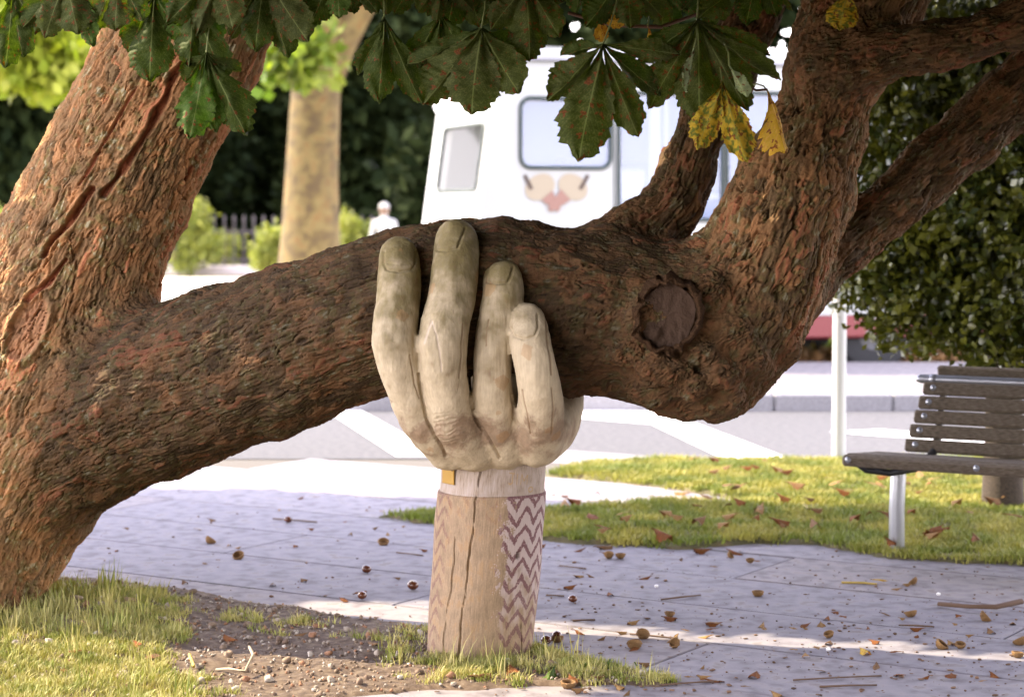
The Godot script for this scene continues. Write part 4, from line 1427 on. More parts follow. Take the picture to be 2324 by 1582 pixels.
func grass() -> void:
	M.grass = mat(Color.WHITE, 0.55)
	M.grass.vertex_color_use_as_albedo = true
	M.grass.backlight_enabled = true
	M.grass.backlight = Color(0.5, 0.55, 0.15)
	M.grass.metallic_specular = 0.4
	var short := tuft_mesh(8, 0.034, 0.026, 5, 0.0024)
	var tall := tuft_mesh(7, 0.10, 0.035, 6, 0.0028)
	var lawn := tuft_mesh(10, 0.052, 0.045, 7, 0.005)
	var n_g := noise(1.0, 3, FastNoiseLite.TYPE_SIMPLEX, 97)
	var wh := []
	var co := PackedColorArray()
	var wt := []
	var ct := PackedColorArray()
	for i in 42000:
		var x := rr(-2.3, 0.75)
		var z := rr(-1.7, 0.75)
		var d := poly_dist(Vector2(x, z), near_bed)
		if d < 0.01: continue
		var m := measured(Vector3(x, 0, z))
		# where it grows: the sunny corner at the left, strips along the path edge and round the post, the tip of the bed
		var k := n_g.get_noise_2d(x * 4.0, z * 4.0) * 0.95
		var dens := -0.6
		if m.x < 430.0: dens = maxf(dens, 0.95 - maxf(0.0, (1372.0 - m.y) / 26.0) - maxf(0.0, m.x - (400.0 - absf(m.y - 1440.0) * 0.9)) / 90.0)
		if m.y > 1540.0 and m.x < 560.0: dens = maxf(dens, 0.75 - maxf(0.0, m.x - 420.0) / 160.0)
		dens = maxf(dens, 0.26 - absf(m.y - (1385.0 + (m.x - 300.0) * 0.12)) / 55.0 if m.x > 260.0 and m.x < 1000.0 else -1.0)
		dens = maxf(dens, 1.35 - Vector2((m.x - 1085.0) / 190.0, (m.y - 1512.0) / 36.0).length())
		dens = maxf(dens, 1.7 - Vector2((m.x - 1330.0) / 230.0, (m.y - (1480.0 + (m.x - 1200.0) * 0.15)) / 40.0).length())
		if k + dens < rr(0.25, 0.95): continue
		var s := rr(0.6, 1.25)
		var dry := clampf(0.58 + 0.9 * n_g.get_noise_2d(x * 9.0 + 40.0, z * 9.0) + rr(-0.2, 0.2), 0.0, 1.0)
		var c := Vector3(0.185, 0.215, 0.038).lerp(Vector3(0.46, 0.39, 0.15), dry) * rr(0.8, 1.2)
		var t := Transform3D(Basis(Vector3.UP, rr(0, TAU)).scaled(Vector3(s, s * rr(0.8, 1.2), s)), Vector3(x, near_height(x, z) - 0.004, z))
		if m.x < 320.0 and m.y < 1470.0 and rng.randf() < 0.05 or rng.randf() < 0.015:
			wt.append(t)
			ct.append(Color(c.x, c.y, c.z))
		else:
			wh.append(t)
			co.append(Color(c.x, c.y, c.z))
	var g := many("grass", short, M.grass, wh, co)
	tag(g, "short patchy grass round the post and the trunk", "grass")
	var g2 := many("long_grass", tall, M.grass, wt, ct)
	tag(g2, "longer grass blades at the foot of the chestnut trunk", "grass")
	wh = []
	co = PackedColorArray()
	for i in 42000:
		var x := rr(-1.0, 5.2)
		var z := rr(-6.2, -1.9)
		var d := poly_dist(Vector2(x, z), far_bed)
		if d < 0.0 + rr(0.0, 0.06): continue
		if n_g.get_noise_2d(x * 2.6 + 11.0, z * 2.6) < rr(-0.75, -0.2): continue
		var s := rr(0.6, 1.15)
		var dry := clampf(0.40 + 0.9 * n_g.get_noise_2d(x * 2.0 + 80.0, z * 2.0) + rr(-0.2, 0.2), 0.0, 1.0)
		var c := Vector3(0.165, 0.200, 0.036).lerp(Vector3(0.40, 0.35, 0.10), dry) * rr(0.8, 1.2)
		wh.append(Transform3D(Basis(Vector3.UP, rr(0, TAU)).scaled(Vector3.ONE * s), Vector3(x, far_height(x, z) - 0.004, z)))
		co.append(Color(c.x, c.y, c.z))
	var g3 := many("lawn_grass", lawn, M.grass, wh, co)
	tag(g3, "mown grass of the lawn strip under the bench", "grass")
	# moss and weeds in the joints of the path
	wh = []
	co = PackedColorArray()
	var turn := deg_to_rad(-32.0)
	var jb := Basis(Vector3.UP, turn)
	for r in range(-12, 4):
		for k in 900:
			var q := jb * Vector3(rr(-5.0, 6.0), 0, r * 0.62 - 0.01 + rr(-0.010, 0.010))
			if q.z > 0.4 or q.z < -5.6 or q.x < -3.2 or q.x > 4.2: continue
			if n_g.get_noise_2d(q.x * 1.6 + r * 7.0, q.z * 1.6 + 60.0) < 0.08: continue
			var c := Vector3(0.07, 0.10, 0.03) * rr(0.7, 1.3)
			wh.append(Transform3D(Basis(Vector3.UP, rr(0, TAU)).scaled(Vector3(0.5, 0.22, 0.5) * rr(0.4, 1.0)), q + Vector3(0, -0.006, 0)))
			co.append(Color(c.x, c.y, c.z))
	var g4 := many("moss", lawn, M.grass, wh, co)
	tag(g4, "moss and weeds growing in the joints of the path", "moss")

# ---------------------------------------------------------------- bench
func bench() -> void:
	var o := base("park_bench", Vector3(1.455, 0, -2.1), deg_to_rad(-31.0))
	tag(o, "weathered slatted park bench on a steel post, on the grass edge", "bench")
	M.slat = surface(0.02, [[0.2, lin(0.095, 0.072, 0.046)], [0.5, lin(0.155, 0.120, 0.082)], [0.8, lin(0.23, 0.185, 0.14)]], 2.2, 0.85, 23, 0.4)
	M.slat.uv1_scale = Vector3(1.3, 9.0, 9.0)
	M.slat.uv1_world_triplanar = false
	M.steel = mat(lin(0.34, 0.35, 0.38), 0.34)
	M.steel.metallic = 0.75
	M.black_steel = mat(lin(0.02, 0.02, 0.022), 0.3)
	var bolt := lathe([Vector2(0.0005, 0.009), Vector2(0.008, 0.008), Vector2(0.013, 0.004), Vector2(0.015, 0.0)], 14)
	var bolt_at := func(slat: Node3D, where: Vector3) -> void:
		put("bolt", bolt, M.steel, slat, Transform3D(Basis(Vector3.RIGHT, PI / 2), where))
	var l := 2.0
	# seat: a deep front slat and four flat ones behind it
	var front := put("seat_slat", block(Vector3(l, 0.050, 0.042), 0.012), M.slat, o, Transform3D(Basis(Vector3(0, 1, 0), 0.0), Vector3(l * 0.5, 0.437, 0.0)))
	for a in [0.02, 0.60, 1.2, 1.8]: bolt_at.call(front, Vector3(a - l * 0.5 + 0.012, 0.004, 0.020))
	for k in 5:
		put("seat_slat", block(Vector3(l, 0.034, 0.066), 0.008), M.slat, o, Transform3D(Basis(Vector3.RIGHT, -0.05), Vector3(l * 0.5, 0.446 - k * 0.006, -0.062 - k * 0.078)))
	# backrest, leaning back
	for k in 5:
		var h := 0.470 + k * 0.063
		var bk := -0.440 - k * 0.026
		var s := put("back_slat", block(Vector3(l - 0.16, 0.059, 0.030), 0.007), M.slat, o, Transform3D(Basis(Vector3.RIGHT, -0.36), Vector3(0.045 + l * 0.5 + 0.012 * k, h, bk)))
		for a in [0.05, 1.70]: bolt_at.call(s, Vector3(a - (l - 0.16) * 0.5, 0.0, 0.014))
	put("back_slat", block(Vector3(l - 0.16, 0.05, 0.03), 0.007), M.slat, o, Transform3D(Basis(Vector3.RIGHT, 0.25), Vector3(0.11 + l * 0.5, 0.792, -0.69)))
	var rail := put("top_rail", tube([Vector3(0.13, 0.762, -0.575), Vector3(0.15, 0.762, -0.575), Vector3(1.0, 0.762, -0.575), Vector3(2.05, 0.762, -0.575)], [0.014, 0.021, 0.021, 0.021], 14), M.steel, o)
	put("collar", tube([Vector3(0.195, 0.762, -0.575), Vector3(0.225, 0.762, -0.575)], [0.0235, 0.0235], 14), M.steel, rail)
	for a in [0.26, 1.72]:
		put("back_bracket", tube([Vector3(a, 0.405, -0.28), Vector3(a, 0.43, -0.40), Vector3(a, 0.47, -0.47), Vector3(a, 0.60, -0.525), Vector3(a, 0.75, -0.585)], [0.02, 0.02, 0.02, 0.019, 0.017], 10), M.black_steel, o)
		put("seat_bracket", tube([Vector3(a - 0.20, 0.425, -0.012), Vector3(a - 0.17, 0.395, -0.05), Vector3(a - 0.10, 0.375, -0.15), Vector3(a - 0.03, 0.385, -0.27), Vector3(a, 0.405, -0.36)], [0.013, 0.016, 0.016, 0.016, 0.014], 10), M.black_steel, o)
		var leg := put("leg", tube([Vector3(a - 0.12, -0.05, -0.289), Vector3(a - 0.12, 0.2, -0.289), Vector3(a - 0.11, 0.40, -0.289)], [0.036, 0.035, 0.035], 18), M.steel, o)
		put("foot_plate", lathe([Vector2(0.001, 0.012), Vector2(0.055, 0.011), Vector2(0.060, 0.0)], 18), M.steel, leg, Transform3D(Basis.IDENTITY, Vector3(a - 0.12, 0.0, -0.289)))

# ---------------------------------------------------------------- pole
func pole() -> void:
	var g := G(1903, 1044)
	var o := base("metal_pole", Vector3(g.x, 0, g.z))
	tag(o, "slim white painted metal pole standing at the edge of the grass", "pole")
	M.pole = mat(lin(0.40, 0.405, 0.41), 0.38)
	M.pole.metallic_specular = 0.5
	put("shaft", tube([Vector3(0, -0.1, 0), Vector3(0.01, 1.2, 0), Vector3(0.03, 2.9, 0)], [0.042, 0.042, 0.042], 20), M.pole, o)
	put("cap", lathe([Vector2(0.001, 0.03), Vector2(0.03, 0.022), Vector2(0.046, 0.0), Vector2(0.046, -0.03)], 20), M.pole, o, Transform3D(Basis.IDENTITY, Vector3(0.03, 2.9, 0)))

# ---------------------------------------------------------------- ice cream van
func rounded(x0: float, y0: float, x1: float, y1: float, r: float) -> PackedVector2Array:
	var out := PackedVector2Array()
	for c in [[x1 - r, y1 - r, 0.0], [x0 + r, y1 - r, 0.5], [x0 + r, y0 + r, 1.0], [x1 - r, y0 + r, 1.5]]:
		for k in 7:
			var an: float = (c[2] + k / 12.0) * PI
			out.append(Vector2(c[0] + cos(an) * r, c[1] + sin(an) * r))
	return out

func prism(pts: PackedVector2Array, depth: float) -> CSGPolygon3D:
	var c := CSGPolygon3D.new()
	c.polygon = pts
	c.depth = depth
	return c

# A frame of tube along a closed outline in the xy plane.
func outline(pts: PackedVector2Array, r: float) -> ArrayMesh:
	var v := PackedVector3Array()
	var n := pts.size()
	for i in n + 1:
		var p := pts[i % n]
		var d := (pts[(i + 1) % n] - pts[(i + n - 1) % n]).normalized()
		var nn := Vector3(d.y, -d.x, 0)
		for k in 8:
			var an := TAU * k / 8
			v.append(Vector3(p.x, p.y, 0) + (nn * cos(an) + Vector3(0, 0, 1) * sin(an)) * r)
	return sheet(v, n + 1, 8, true)

func plate(pts: PackedVector2Array) -> ArrayMesh:
	var idx := Geometry2D.triangulate_polygon(pts)
	var v := PackedVector3Array()
	var n := PackedVector3Array()
	for p in pts:
		v.append(Vector3(p.x, p.y, 0))
		n.append(Vector3(0, 0, 1))
	var out := PackedInt32Array()
	for i in range(0, idx.size(), 3):
		if (v[idx[i + 2]] - v[idx[i]]).cross(v[idx[i + 1]] - v[idx[i]]).z > 0.0: out.append_array([idx[i], idx[i + 1], idx[i + 2]])
		else: out.append_array([idx[i], idx[i + 2], idx[i + 1]])
	return arrays_mesh(v, n, out)

func disc(cx: float, cy: float, rx: float, ry: float, turn := 0.0, from := 0.0, to := 1.0) -> PackedVector2Array:
	var out := PackedVector2Array()
	for k in 24:
		var an := TAU * lerpf(from, to, k / 23.0 if to - from < 1.0 else k / 24.0)
		out.append(Vector2(cx, cy) + Vector2(cos(an) * rx, sin(an) * ry).rotated(turn))
	return out

func van() -> void:
	var g := G(1130, 862)
	var yaw := deg_to_rad(17.0)
	var o := base("ice_cream_van", Vector3(g.x, -0.012, g.z), yaw)
	tag(o, "white ice cream van with red skirt parked across the road", "van")
	var inv := o.transform.affine_inverse()
	# a measured point on the van's side (local z = 0), in the van's own x and y
	var side := func(px: float, py: float) -> Vector2:
		var eye := inv * Vector3(0, EYE, D0)
		var far := inv * P(px, py, -20.0)
		var t := eye.z / (eye.z - far.z)
		var q := eye.lerp(far, t)
		return Vector2(q.x, q.y)
	M.van_white = mat(lin(0.28, 0.29, 0.275), 0.3)
	M.van_white.clearcoat_enabled = true
	M.van_white.clearcoat = 0.4
	M.van_red = mat(lin(0.13, 0.006, 0.010), 0.35)
	M.rubber = mat(lin(0.018, 0.030, 0.024), 0.6)
	M.hub = mat(lin(0.06, 0.06, 0.065), 0.5)
	M.tyre = mat(lin(0.012, 0.012, 0.013), 0.85)
	M.pane = mat(Color(0.55, 0.64, 0.82, 0.32), 0.04)
	M.pane.transparency = BaseMaterial3D.TRANSPARENCY_ALPHA
	M.cabin = mat(lin(0.16, 0.17, 0.21), 0.7)
	var long := 5.6
	var wide := 2.05
	var top: float = (side.call(1700, 118) as Vector2).y
	var low: float = (side.call(1500, 722) as Vector2).y
	# profile of the body seen from the side; the nose leans back
	var prof := PackedVector2Array([Vector2(-0.30, low), Vector2(-0.32, low + 0.35), Vector2(-0.20, 1.25), Vector2(0.02, top - 0.18), Vector2(0.12, top - 0.05), Vector2(0.28, top), Vector2(long - 0.1, top), Vector2(long, top - 0.1), Vector2(long, low)])
	var inner := PackedVector2Array([Vector2(-0.22, low + 0.06), Vector2(-0.24, low + 0.35), Vector2(-0.12, 1.25), Vector2(0.10, top - 0.22), Vector2(0.30, top - 0.06), Vector2(long - 0.06, top - 0.06), Vector2(long - 0.06, low + 0.06)])
	var body := CSGCombiner3D.new()
	body.name = "body"
	o.add_child(body)
	var hull := prism(prof, wide)
	hull.material = M.van_white
	body.add_child(hull)
	var hollow := prism(inner, wide - 0.12)
	hollow.operation = CSGShape3D.OPERATION_SUBTRACTION
	hollow.position.z = -0.06
	hollow.material = M.cabin
	body.add_child(hollow)
	# windows: the small one, the serving hatch, the door
	var a: Vector2 = side.call(1181, 381)
	var b: Vector2 = side.call(1386, 226)
	var c: Vector2 = side.call(1404, 500)
	var d: Vector2 = side.call(1640, 215)
	var e: Vector2 = side.call(1650, 498)
	var f: Vector2 = side.call(1900, 215)
	var holes := [[a.x, a.y, b.x, b.y, 0.10], [c.x, c.y, d.x, d.y, 0.12], [e.x, e.y, f.x, f.y, 0.06]]
	for hdef in holes:
		var pts := rounded(hdef[0], hdef[1], hdef[2], hdef[3], hdef[4])
		var cut := prism(pts, 0.3)
		cut.operation = CSGShape3D.OPERATION_SUBTRACTION
		cut.position.z = 0.15
		cut.material = M.van_white
		body.add_child(cut)
		var win := put("window", outline(pts, 0.019), M.rubber, o, Transform3D(Basis.IDENTITY, Vector3(0, 0, 0.004)))
		put("pane", plate(pts), M.pane, win, Transform3D(Basis.IDENTITY, Vector3(0, 0, -0.015)))
	# mullions of the serving hatch, its counter and a roller blind
	for mx in [0.36, 0.47]:
		put("mullion", block(Vector3(0.10 if mx < 0.4 else 0.035, d.y - c.y, 0.03), 0.005), M.cabin, o, Transform3D(Basis.IDENTITY, Vector3(lerpf(c.x, d.x, mx), (c.y + d.y) * 0.5, -0.05)))
	put("counter", block(Vector3(d.x - c.x + 0.9, 0.04, 0.32), 0.01), M.van_white, o, Transform3D(Basis.IDENTITY, Vector3((c.x + d.x) * 0.5 + 0.4, c.y + 0.22, -0.26)))
	put("fridge", block(Vector3(0.5, 0.9, 0.5), 0.03), M.van_white, o, Transform3D(Basis.IDENTITY, Vector3(c.x + 0.45, c.y + 0.05, -1.4)))
	put("shelf", block(Vector3(2.4, 0.03, 0.3), 0.01), M.cabin, o, Transform3D(Basis.IDENTITY, Vector3(c.x + 1.2, (c.y + d.y) * 0.5, -1.75)))
	# window in the leaning nose
	var u := Vector3(0, 0, -1)
	var n0 := Vector2(-0.20, 1.25)
	var n1 := Vector2(0.02, top - 0.18)
	var up := Vector3(n1.x - n0.x, n1.y - n0.y, 0).normalized()
	var nb := Basis(u, up, u.cross(up))
	var ln := (n1 - n0).length()
	var nose_pts := rounded(0.24, ln * 0.30, wide - 0.40, ln * 0.68, 0.07)
	var nose_t := Transform3D(Basis(-u, up, (-u).cross(up)), Vector3(n0.x, n0.y, 0))
	var np2 := PackedVector2Array()
	for q in nose_pts: np2.append(Vector2(-q.x, q.y))
	var ncut := prism(np2, 0.4)
	ncut.operation = CSGShape3D.OPERATION_SUBTRACTION
	ncut.transform = nose_t.translated_local(Vector3(0, 0, 0.2))
	ncut.material = M.van_white
	body.add_child(ncut)
	var nwin := put("windscreen", outline(np2, 0.02), M.rubber, o, nose_t)
	M.nose_pane = mat(Color(0.42, 0.43, 0.44, 0.20), 0.04)
	M.nose_pane.transparency = BaseMaterial3D.TRANSPARENCY_ALPHA
	M.nose_pane.metallic_specular = 0.16
	put("pane", plate(np2), M.nose_pane, nwin)
	var dash := put("dashboard", block(Vector3(0.5, 0.25, wide - 0.2), 0.05), M.cabin, o, Transform3D(Basis.IDENTITY, Vector3(0.15, 1.18, -wide * 0.5)))
	dash.name = "dashboard"
	# gutter, waist strip and red skirt
	put("gutter", block(Vector3(long - 0.2, 0.03, 0.04), 0.008), M.kerb, o, Transform3D(Basis.IDENTITY, Vector3(long * 0.5 + 0.1, top - 0.12, 0.012)))
	var skirt_low: float = (side.call(1900, 768) as Vector2).y
	put("skirt", block(Vector3(long + 0.26, low - skirt_low, wide + 0.02), 0.02), M.van_red, o, Transform3D(Basis.IDENTITY, Vector3(long * 0.5 - 0.15, (low + skirt_low) * 0.5, -wide * 0.5)))
	for wx in [0.75, (side.call(1995, 800) as Vector2).x]:
		for wz in [-0.16, -wide + 0.16]:
			var wheel := Node3D.new()
			wheel.name = "wheel"
			o.add_child(wheel, true)
			wheel.position = Vector3(wx, 0.395, wz)
			put("tyre", lathe([Vector2(0.20, -0.10), Vector2(0.37, -0.11), Vector2(0.398, -0.07), Vector2(0.40, 0.07), Vector2(0.37, 0.11), Vector2(0.20, 0.10)], 30), M.tyre, wheel, Transform3D(Basis(Vector3.RIGHT, PI / 2), Vector3.ZERO))
			put("rim", lathe([Vector2(0.001, 0.05), Vector2(0.06, 0.06), Vector2(0.10, 0.04), Vector2(0.18, 0.07), Vector2(0.205, 0.095), Vector2(0.205, -0.095), Vector2(0.001, -0.09)], 24), M.hub, wheel, Transform3D(Basis(Vector3.RIGHT, PI / 2), Vector3.ZERO))
	# painted sign of two crossed cones under the small window
	M.scoop = mat(lin(0.27, 0.225, 0.15), 0.5)
	M.flake = mat(lin(0.05, 0.028, 0.018), 0.6)
	M.cone = mat(lin(0.21, 0.11, 0.08), 0.5)
	var sign := Node3D.new()
	sign.name = "cone_emblem"
	o.add_child(sign)
	var k := 0
	for m in [[1225, 425, 1190, 398, 1206, 430, 1268, 478], [1300, 425, 1334, 398, 1316, 430, 1246, 478]]:
		var q: Vector2 = side.call(m[0], m[1])
		var lift := 0.006 + 0.002 * k
		var tilt := 0.5 if k == 0 else -0.5
		put("scoop", plate(disc(q.x, q.y, 0.15, 0.115, tilt)), M.scoop, sign, Transform3D(Basis.IDENTITY, Vector3(0, 0, lift)))
		var p0: Vector2 = side.call(m[2], m[3])
		var p1: Vector2 = side.call(m[4], m[5])
		var dd := (p1 - p0).orthogonal().normalized() * 0.018
		put("flake", plate(PackedVector2Array([p0 - dd, p0 + dd, p1 + dd, p1 - dd])), M.flake, sign, Transform3D(Basis.IDENTITY, Vector3(0, 0, lift + 0.004)))
		var tip: Vector2 = side.call(m[6], m[7])
		var ax := (tip - q).normalized()
		var px := ax.orthogonal()
		var b0 := q + ax * 0.10
		put("cone", plate(PackedVector2Array([b0 - px * 0.07, b0 + px * 0.07, tip + px * 0.02, tip - px * 0.02])), M.cone, sign, Transform3D(Basis.IDENTITY, Vector3(0, 0, lift + 0.008)))
		k += 1
	for sx in [b.x + 0.035, f.x + 0.06]:
		put("panel_seam", block(Vector3(0.012, top - low - 0.25, 0.008), 0.002), M.rubber, o, Transform3D(Basis.IDENTITY, Vector3(sx, (top + low) * 0.5 - 0.1, 0.003)))
	put("waist_strip", block(Vector3(long - 0.3, 0.03, 0.02), 0.006), M.van_red, o, Transform3D(Basis.IDENTITY, Vector3(long * 0.5, low + 0.28, 0.006)))
	# seats seen through the panes and the bumper
	put("bumper", block(Vector3(0.12, 0.18, wide + 0.05), 0.04), M.rubber, o, Transform3D(Basis.IDENTITY, Vector3(-0.34, skirt_low + 0.1, -wide * 0.5)))
	for hz in [-0.3, -wide + 0.3]:
		put("headlight", lathe([Vector2(0.001, 0.04), Vector2(0.06, 0.03), Vector2(0.09, 0.0)], 18), M.steel, o, Transform3D(Basis(Vector3(0, 0, 1), PI / 2), Vector3(-0.31, low + 0.3, hz)))

# ---------------------------------------------------------------- things on the ground
func litter() -> void:
	# fallen leaves that can be told apart
	leaf_mats.rust = leaf_mats.dry.duplicate()
	leaf_mats.rust.albedo_color = Color(1.0, 0.84, 0.72)
	var kinds := [leaf_mats.dry, leaf_mats.dry2, leaf_mats.rust, leaf_mats.yellow]
	var n_leaf := func(x: float, y: float, len: float, which: int, far: bool) -> void:
		var g := G(x, y)
		var h := 0.0
		if poly_dist(Vector2(g.x, g.z), near_bed) > 0.02: h = near_height(g.x, g.z)
		elif poly_dist(Vector2(g.x, g.z), far_bed) > 0.0: h = far_height(g.x, g.z) + 0.05
		var tilt := rr(-0.35, 0.35)
		var b := Basis(Vector3.UP, rr(0, TAU)) * Basis(Vector3.RIGHT, -PI / 2 + tilt * 0.5)
		var l := len * rr(0.8, 1.2)
		var o := put("fallen_leaf", leaflet_shapes[6 if rng.randf() < 0.6 else 3], kinds[which], null, Transform3D(b.scaled_local(Vector3(l * rr(0.4, 0.6), l, l * 0.38)), Vector3(g.x, h + 0.008 + l * 0.08, g.z)))
		var look: String = ["dark brown curled", "tan curled", "rusty brown", "bright yellow"][which]
		var place := "the path towards the bench"
		if far: place = "the lawn strip by the bench"
		elif h > 0.0: place = "the earth bed round the trunk and post"
		elif x < 1090.0: place = "the path between the trunk and the post"
		tag(o, "%s leaf lying on %s" % [look, place], "leaf", "fallen leaves on " + place)
	for e in [[412, 1322, 0.06], [330, 1332, 0.05], [620, 1332, 0.07], [800, 1356, 0.09], [770, 1362, 0.06], [650, 1183, 0.05], [1272, 1130, 0.06], [1540, 1448, 0.12], [1620, 1450, 0.09], [1450, 1470, 0.06], [1500, 1406, 0.08], [1300, 1312, 0.07], [1330, 1308, 0.05], [1480, 1313, 0.05], [1700, 1278, 0.05], [1640, 1420, 0.06], [1730, 1428, 0.06], [1840, 1420, 0.06], [1790, 1430, 0.06], [1610, 1290, 0.05], [1310, 1334, 0.06], [1390, 1356, 0.07], [2050, 1340, 0.05], [2075, 1330, 0.04], [2100, 1432, 0.07], [2240, 1432, 0.07], [2300, 1420, 0.06], [2180, 1465, 0.05], [1990, 1510, 0.06], [2160, 1535, 0.06], [1700, 1545, 0.07], [1850, 1528, 0.05], [540, 1470, 0.12], [300, 1480, 0.08], [330, 1518, 0.10], [140, 1530, 0.06], [200, 1500, 0.06], [860, 1480, 0.09], [1290, 1548, 0.06], [1180, 1545, 0.10], [1060, 1555, 0.09], [1390, 1560, 0.06], [240, 1350, 0.06], [280, 1392, 0.10], [560, 1400, 0.07], [900, 1440, 0.06], [700, 1450, 0.06], [1240, 1240, 0.06], [1330, 1250, 0.07], [1360, 1258, 0.06]]:
		n_leaf.call(e[0], e[1], e[2], rng.randi_range(0, 2), false)
	n_leaf.call(1950, 1478, 0.09, 3, false)
	n_leaf.call(1975, 1322, 0.10, 3, false)
	for k in 46: n_leaf.call(rr(1240, 2320), rr(1392, 1575), rr(0.03, 0.07), rng.randi_range(0, 2), false)
	for k in 26: n_leaf.call(rr(250, 1000), rr(1120, 1340), rr(0.03, 0.05), rng.randi_range(0, 2), false)
	for k in 96:
		var y := rr(1062, 1262)
		n_leaf.call(rr(1250.0 if y > 1150.0 else 1500.0, 2320), y, rr(0.06, 0.12), rng.randi_range(0, 2), true)
	# conkers and split husks
	M.conker = mat(lin(0.085, 0.026, 0.010), 0.2)
	M.pale_cap = mat(lin(0.62, 0.55, 0.45), 0.6)
	M.husk = surface(0.05, [[0.3, lin(0.20, 0.10, 0.035)], [0.7, lin(0.34, 0.20, 0.07)]], 9.0, 0.9, 37, 0.5)
	M.husk_in = mat(lin(0.55, 0.42, 0.24), 0.8)
	var ball := PackedVector3Array()
	for r in 13:
		for c in 18:
			var th := PI * r / 12.0
			var an := TAU * c / 18.0
			ball.append(Vector3(sin(th) * cos(an) * 1.05, cos(th) * 0.86, sin(th) * sin(an)) * (1.0 + 0.03 * sin(an * 2.0)))
	var ball_mesh := sheet(ball, 13, 18, true)
	var cap := PackedVector3Array()
	for r in 5:
		for c in 18:
			var th := 0.02 + 0.62 * r / 4.0
			var an := TAU * c / 18.0
			cap.append(Vector3(sin(th) * cos(an) * 1.05, cos(th) * 0.87, sin(th) * sin(an)) * (1.015 + 0.03 * sin(an * 2.0)))
	var cap_mesh := sheet(cap, 5, 18, true)
	var first := base("conker", G(937, 1338))
	put("nut", ball_mesh, M.conker, first, Transform3D(Basis.IDENTITY.scaled(Vector3.ONE * 0.022), Vector3(0, 0.019, 0)))
	put("pale_cap", cap_mesh, M.pale_cap, first, Transform3D(Basis(Vector3.RIGHT, 0.35).scaled(Vector3.ONE * 0.022), Vector3(0, 0.019, 0)))  # pale cap laid over the top of the nut
	tag(first, "shiny brown conker with pale spot, lying on the path by the post", "conker")
	var plain := 0
	for e in [[832, 1300], [822, 1360], [654, 1186], [1300, 1368], [1264, 1452], [1240, 1462]]:
		var c := base("conker", G(e[0], e[1]), rr(0, TAU))
		put("nut", ball_mesh, M.conker, c, Transform3D(Basis.IDENTITY.scaled(Vector3.ONE * rr(0.017, 0.021)), Vector3(0, 0.017, 0)))
		tag(c, "dull brown conker without a pale spot, lying on the path", "conker", "conkers on the path")
		plain += 1
	# half husks: bowls with short spines
	var bowl := PackedVector3Array()
	for r in 9:
		for c in 16:
			var th := PI * 0.5 * r / 8.0 + 0.02
			var an := TAU * c / 16.0
			var spine := 0.16 if (r % 2 == 1 and c % 2 == 0) else 0.0
			bowl.append(Vector3(sin(th) * cos(an), -cos(th), sin(th) * sin(an)) * (1.0 + spine))
	for r in 7:
		for c in 16:
			var th := PI * 0.5 * (1.0 - r / 6.0) + 0.02
			var an := TAU * c / 16.0
			bowl.append(Vector3(sin(th) * cos(an), -cos(th), sin(th) * sin(an)) * 0.84)
	var husk := sheet(bowl, 16, 16, true, PackedVector2Array(), PackedColorArray(), true)
	for e in [[1382, 1266], [1408, 1266], [1660, 1268], [1702, 1278], [1355, 1545], [1440, 1470], [1264, 1456], [1530, 1470], [2070, 1326], [1880, 1448], [2066, 1398], [2240, 1408], [2140, 1472], [2180, 1472], [2312, 1462], [870, 1236], [1290, 1560], [1520, 1400], [1460, 1448], [2310, 1492], [1720, 1352], [540, 1268], [480, 1232]]:
		var g := G(e[0], e[1])
		var o := put("conker_husk", husk, M.husk, null, Transform3D(Basis(Vector3.UP, rr(0, TAU)) * Basis(Vector3.RIGHT, rr(-1.0, 1.0)) * Basis.from_scale(Vector3.ONE * rr(0.017, 0.026)), Vector3(g.x, 0.02, g.z)))
		tag(o, "half of a spiny brown conker husk lying on the path", "husk", "conker husks on the path")
	# green leaves and a yellow stalk near the tip of the bed
	for e in [[1420, 1514, 0.09, 0.9], [1385, 1524, 0.08, 0.5], [1460, 1520, 0.07, 1.1], [1500, 1525, 0.07, 0.7], [1260, 1540, 0.10, 0.25], [1330, 1530, 0.08, 1.2], [1520, 1535, 0.07, 0.9], [1440, 1530, 0.06, 0.8]]:
		var g := G(e[0], e[1])
		var o := put("green_leaf", leaflet_shapes[rng.randi_range(0, 5)], leaf_mats.fresh, null, Transform3D((Basis(Vector3.UP, rr(0, TAU)) * Basis(Vector3.RIGHT, -PI / 2 + e[3])).scaled_local(Vector3(e[2] * 0.5, e[2], e[2])), Vector3(g.x, near_height(g.x, g.z) + 0.03, g.z)))
		tag(o, "small green leaf among the grass at the tip of the bed", "leaf", "green leaves by the post")
	# twigs
	M.pale_twig = mat(lin(0.33, 0.26, 0.17), 0.85)
	M.brown_twig = mat(lin(0.11, 0.065, 0.04), 0.85)
	M.yellow_stalk = mat(lin(0.42, 0.30, 0.06), 0.7)
	var stick := func(called: String, pts: Array, r: float, m: Material, label: String, group := "") -> void:
		var c := G(pts[0][0], pts[0][1])
		var o := base(called, Vector3(c.x, 0, c.z))
		var p3 := []
		var rad := []
		for e in pts:
			var g := G(e[0], e[1])
			var hh := 0.0
			if poly_dist(Vector2(g.x, g.z), near_bed) > 0.0: hh = near_height(g.x, g.z)
			p3.append(Vector3(g.x, hh + r + (e[2] if e.size() > 2 else 0.0), g.z) - o.position)
			rad.append(r * rr(0.7, 1.1))
		put("stem", tube(p3, rad, 7, 0.15), m, o)
		tag(o, label, "twig", group)
	stick.call("pale_twig", [[492, 1528], [520, 1534, 0.012], [556, 1544, 0.02], [575, 1526, 0.045], [566, 1516, 0.05]], 0.006, M.pale_twig, "pale crooked twig lying on the bare earth before the post")
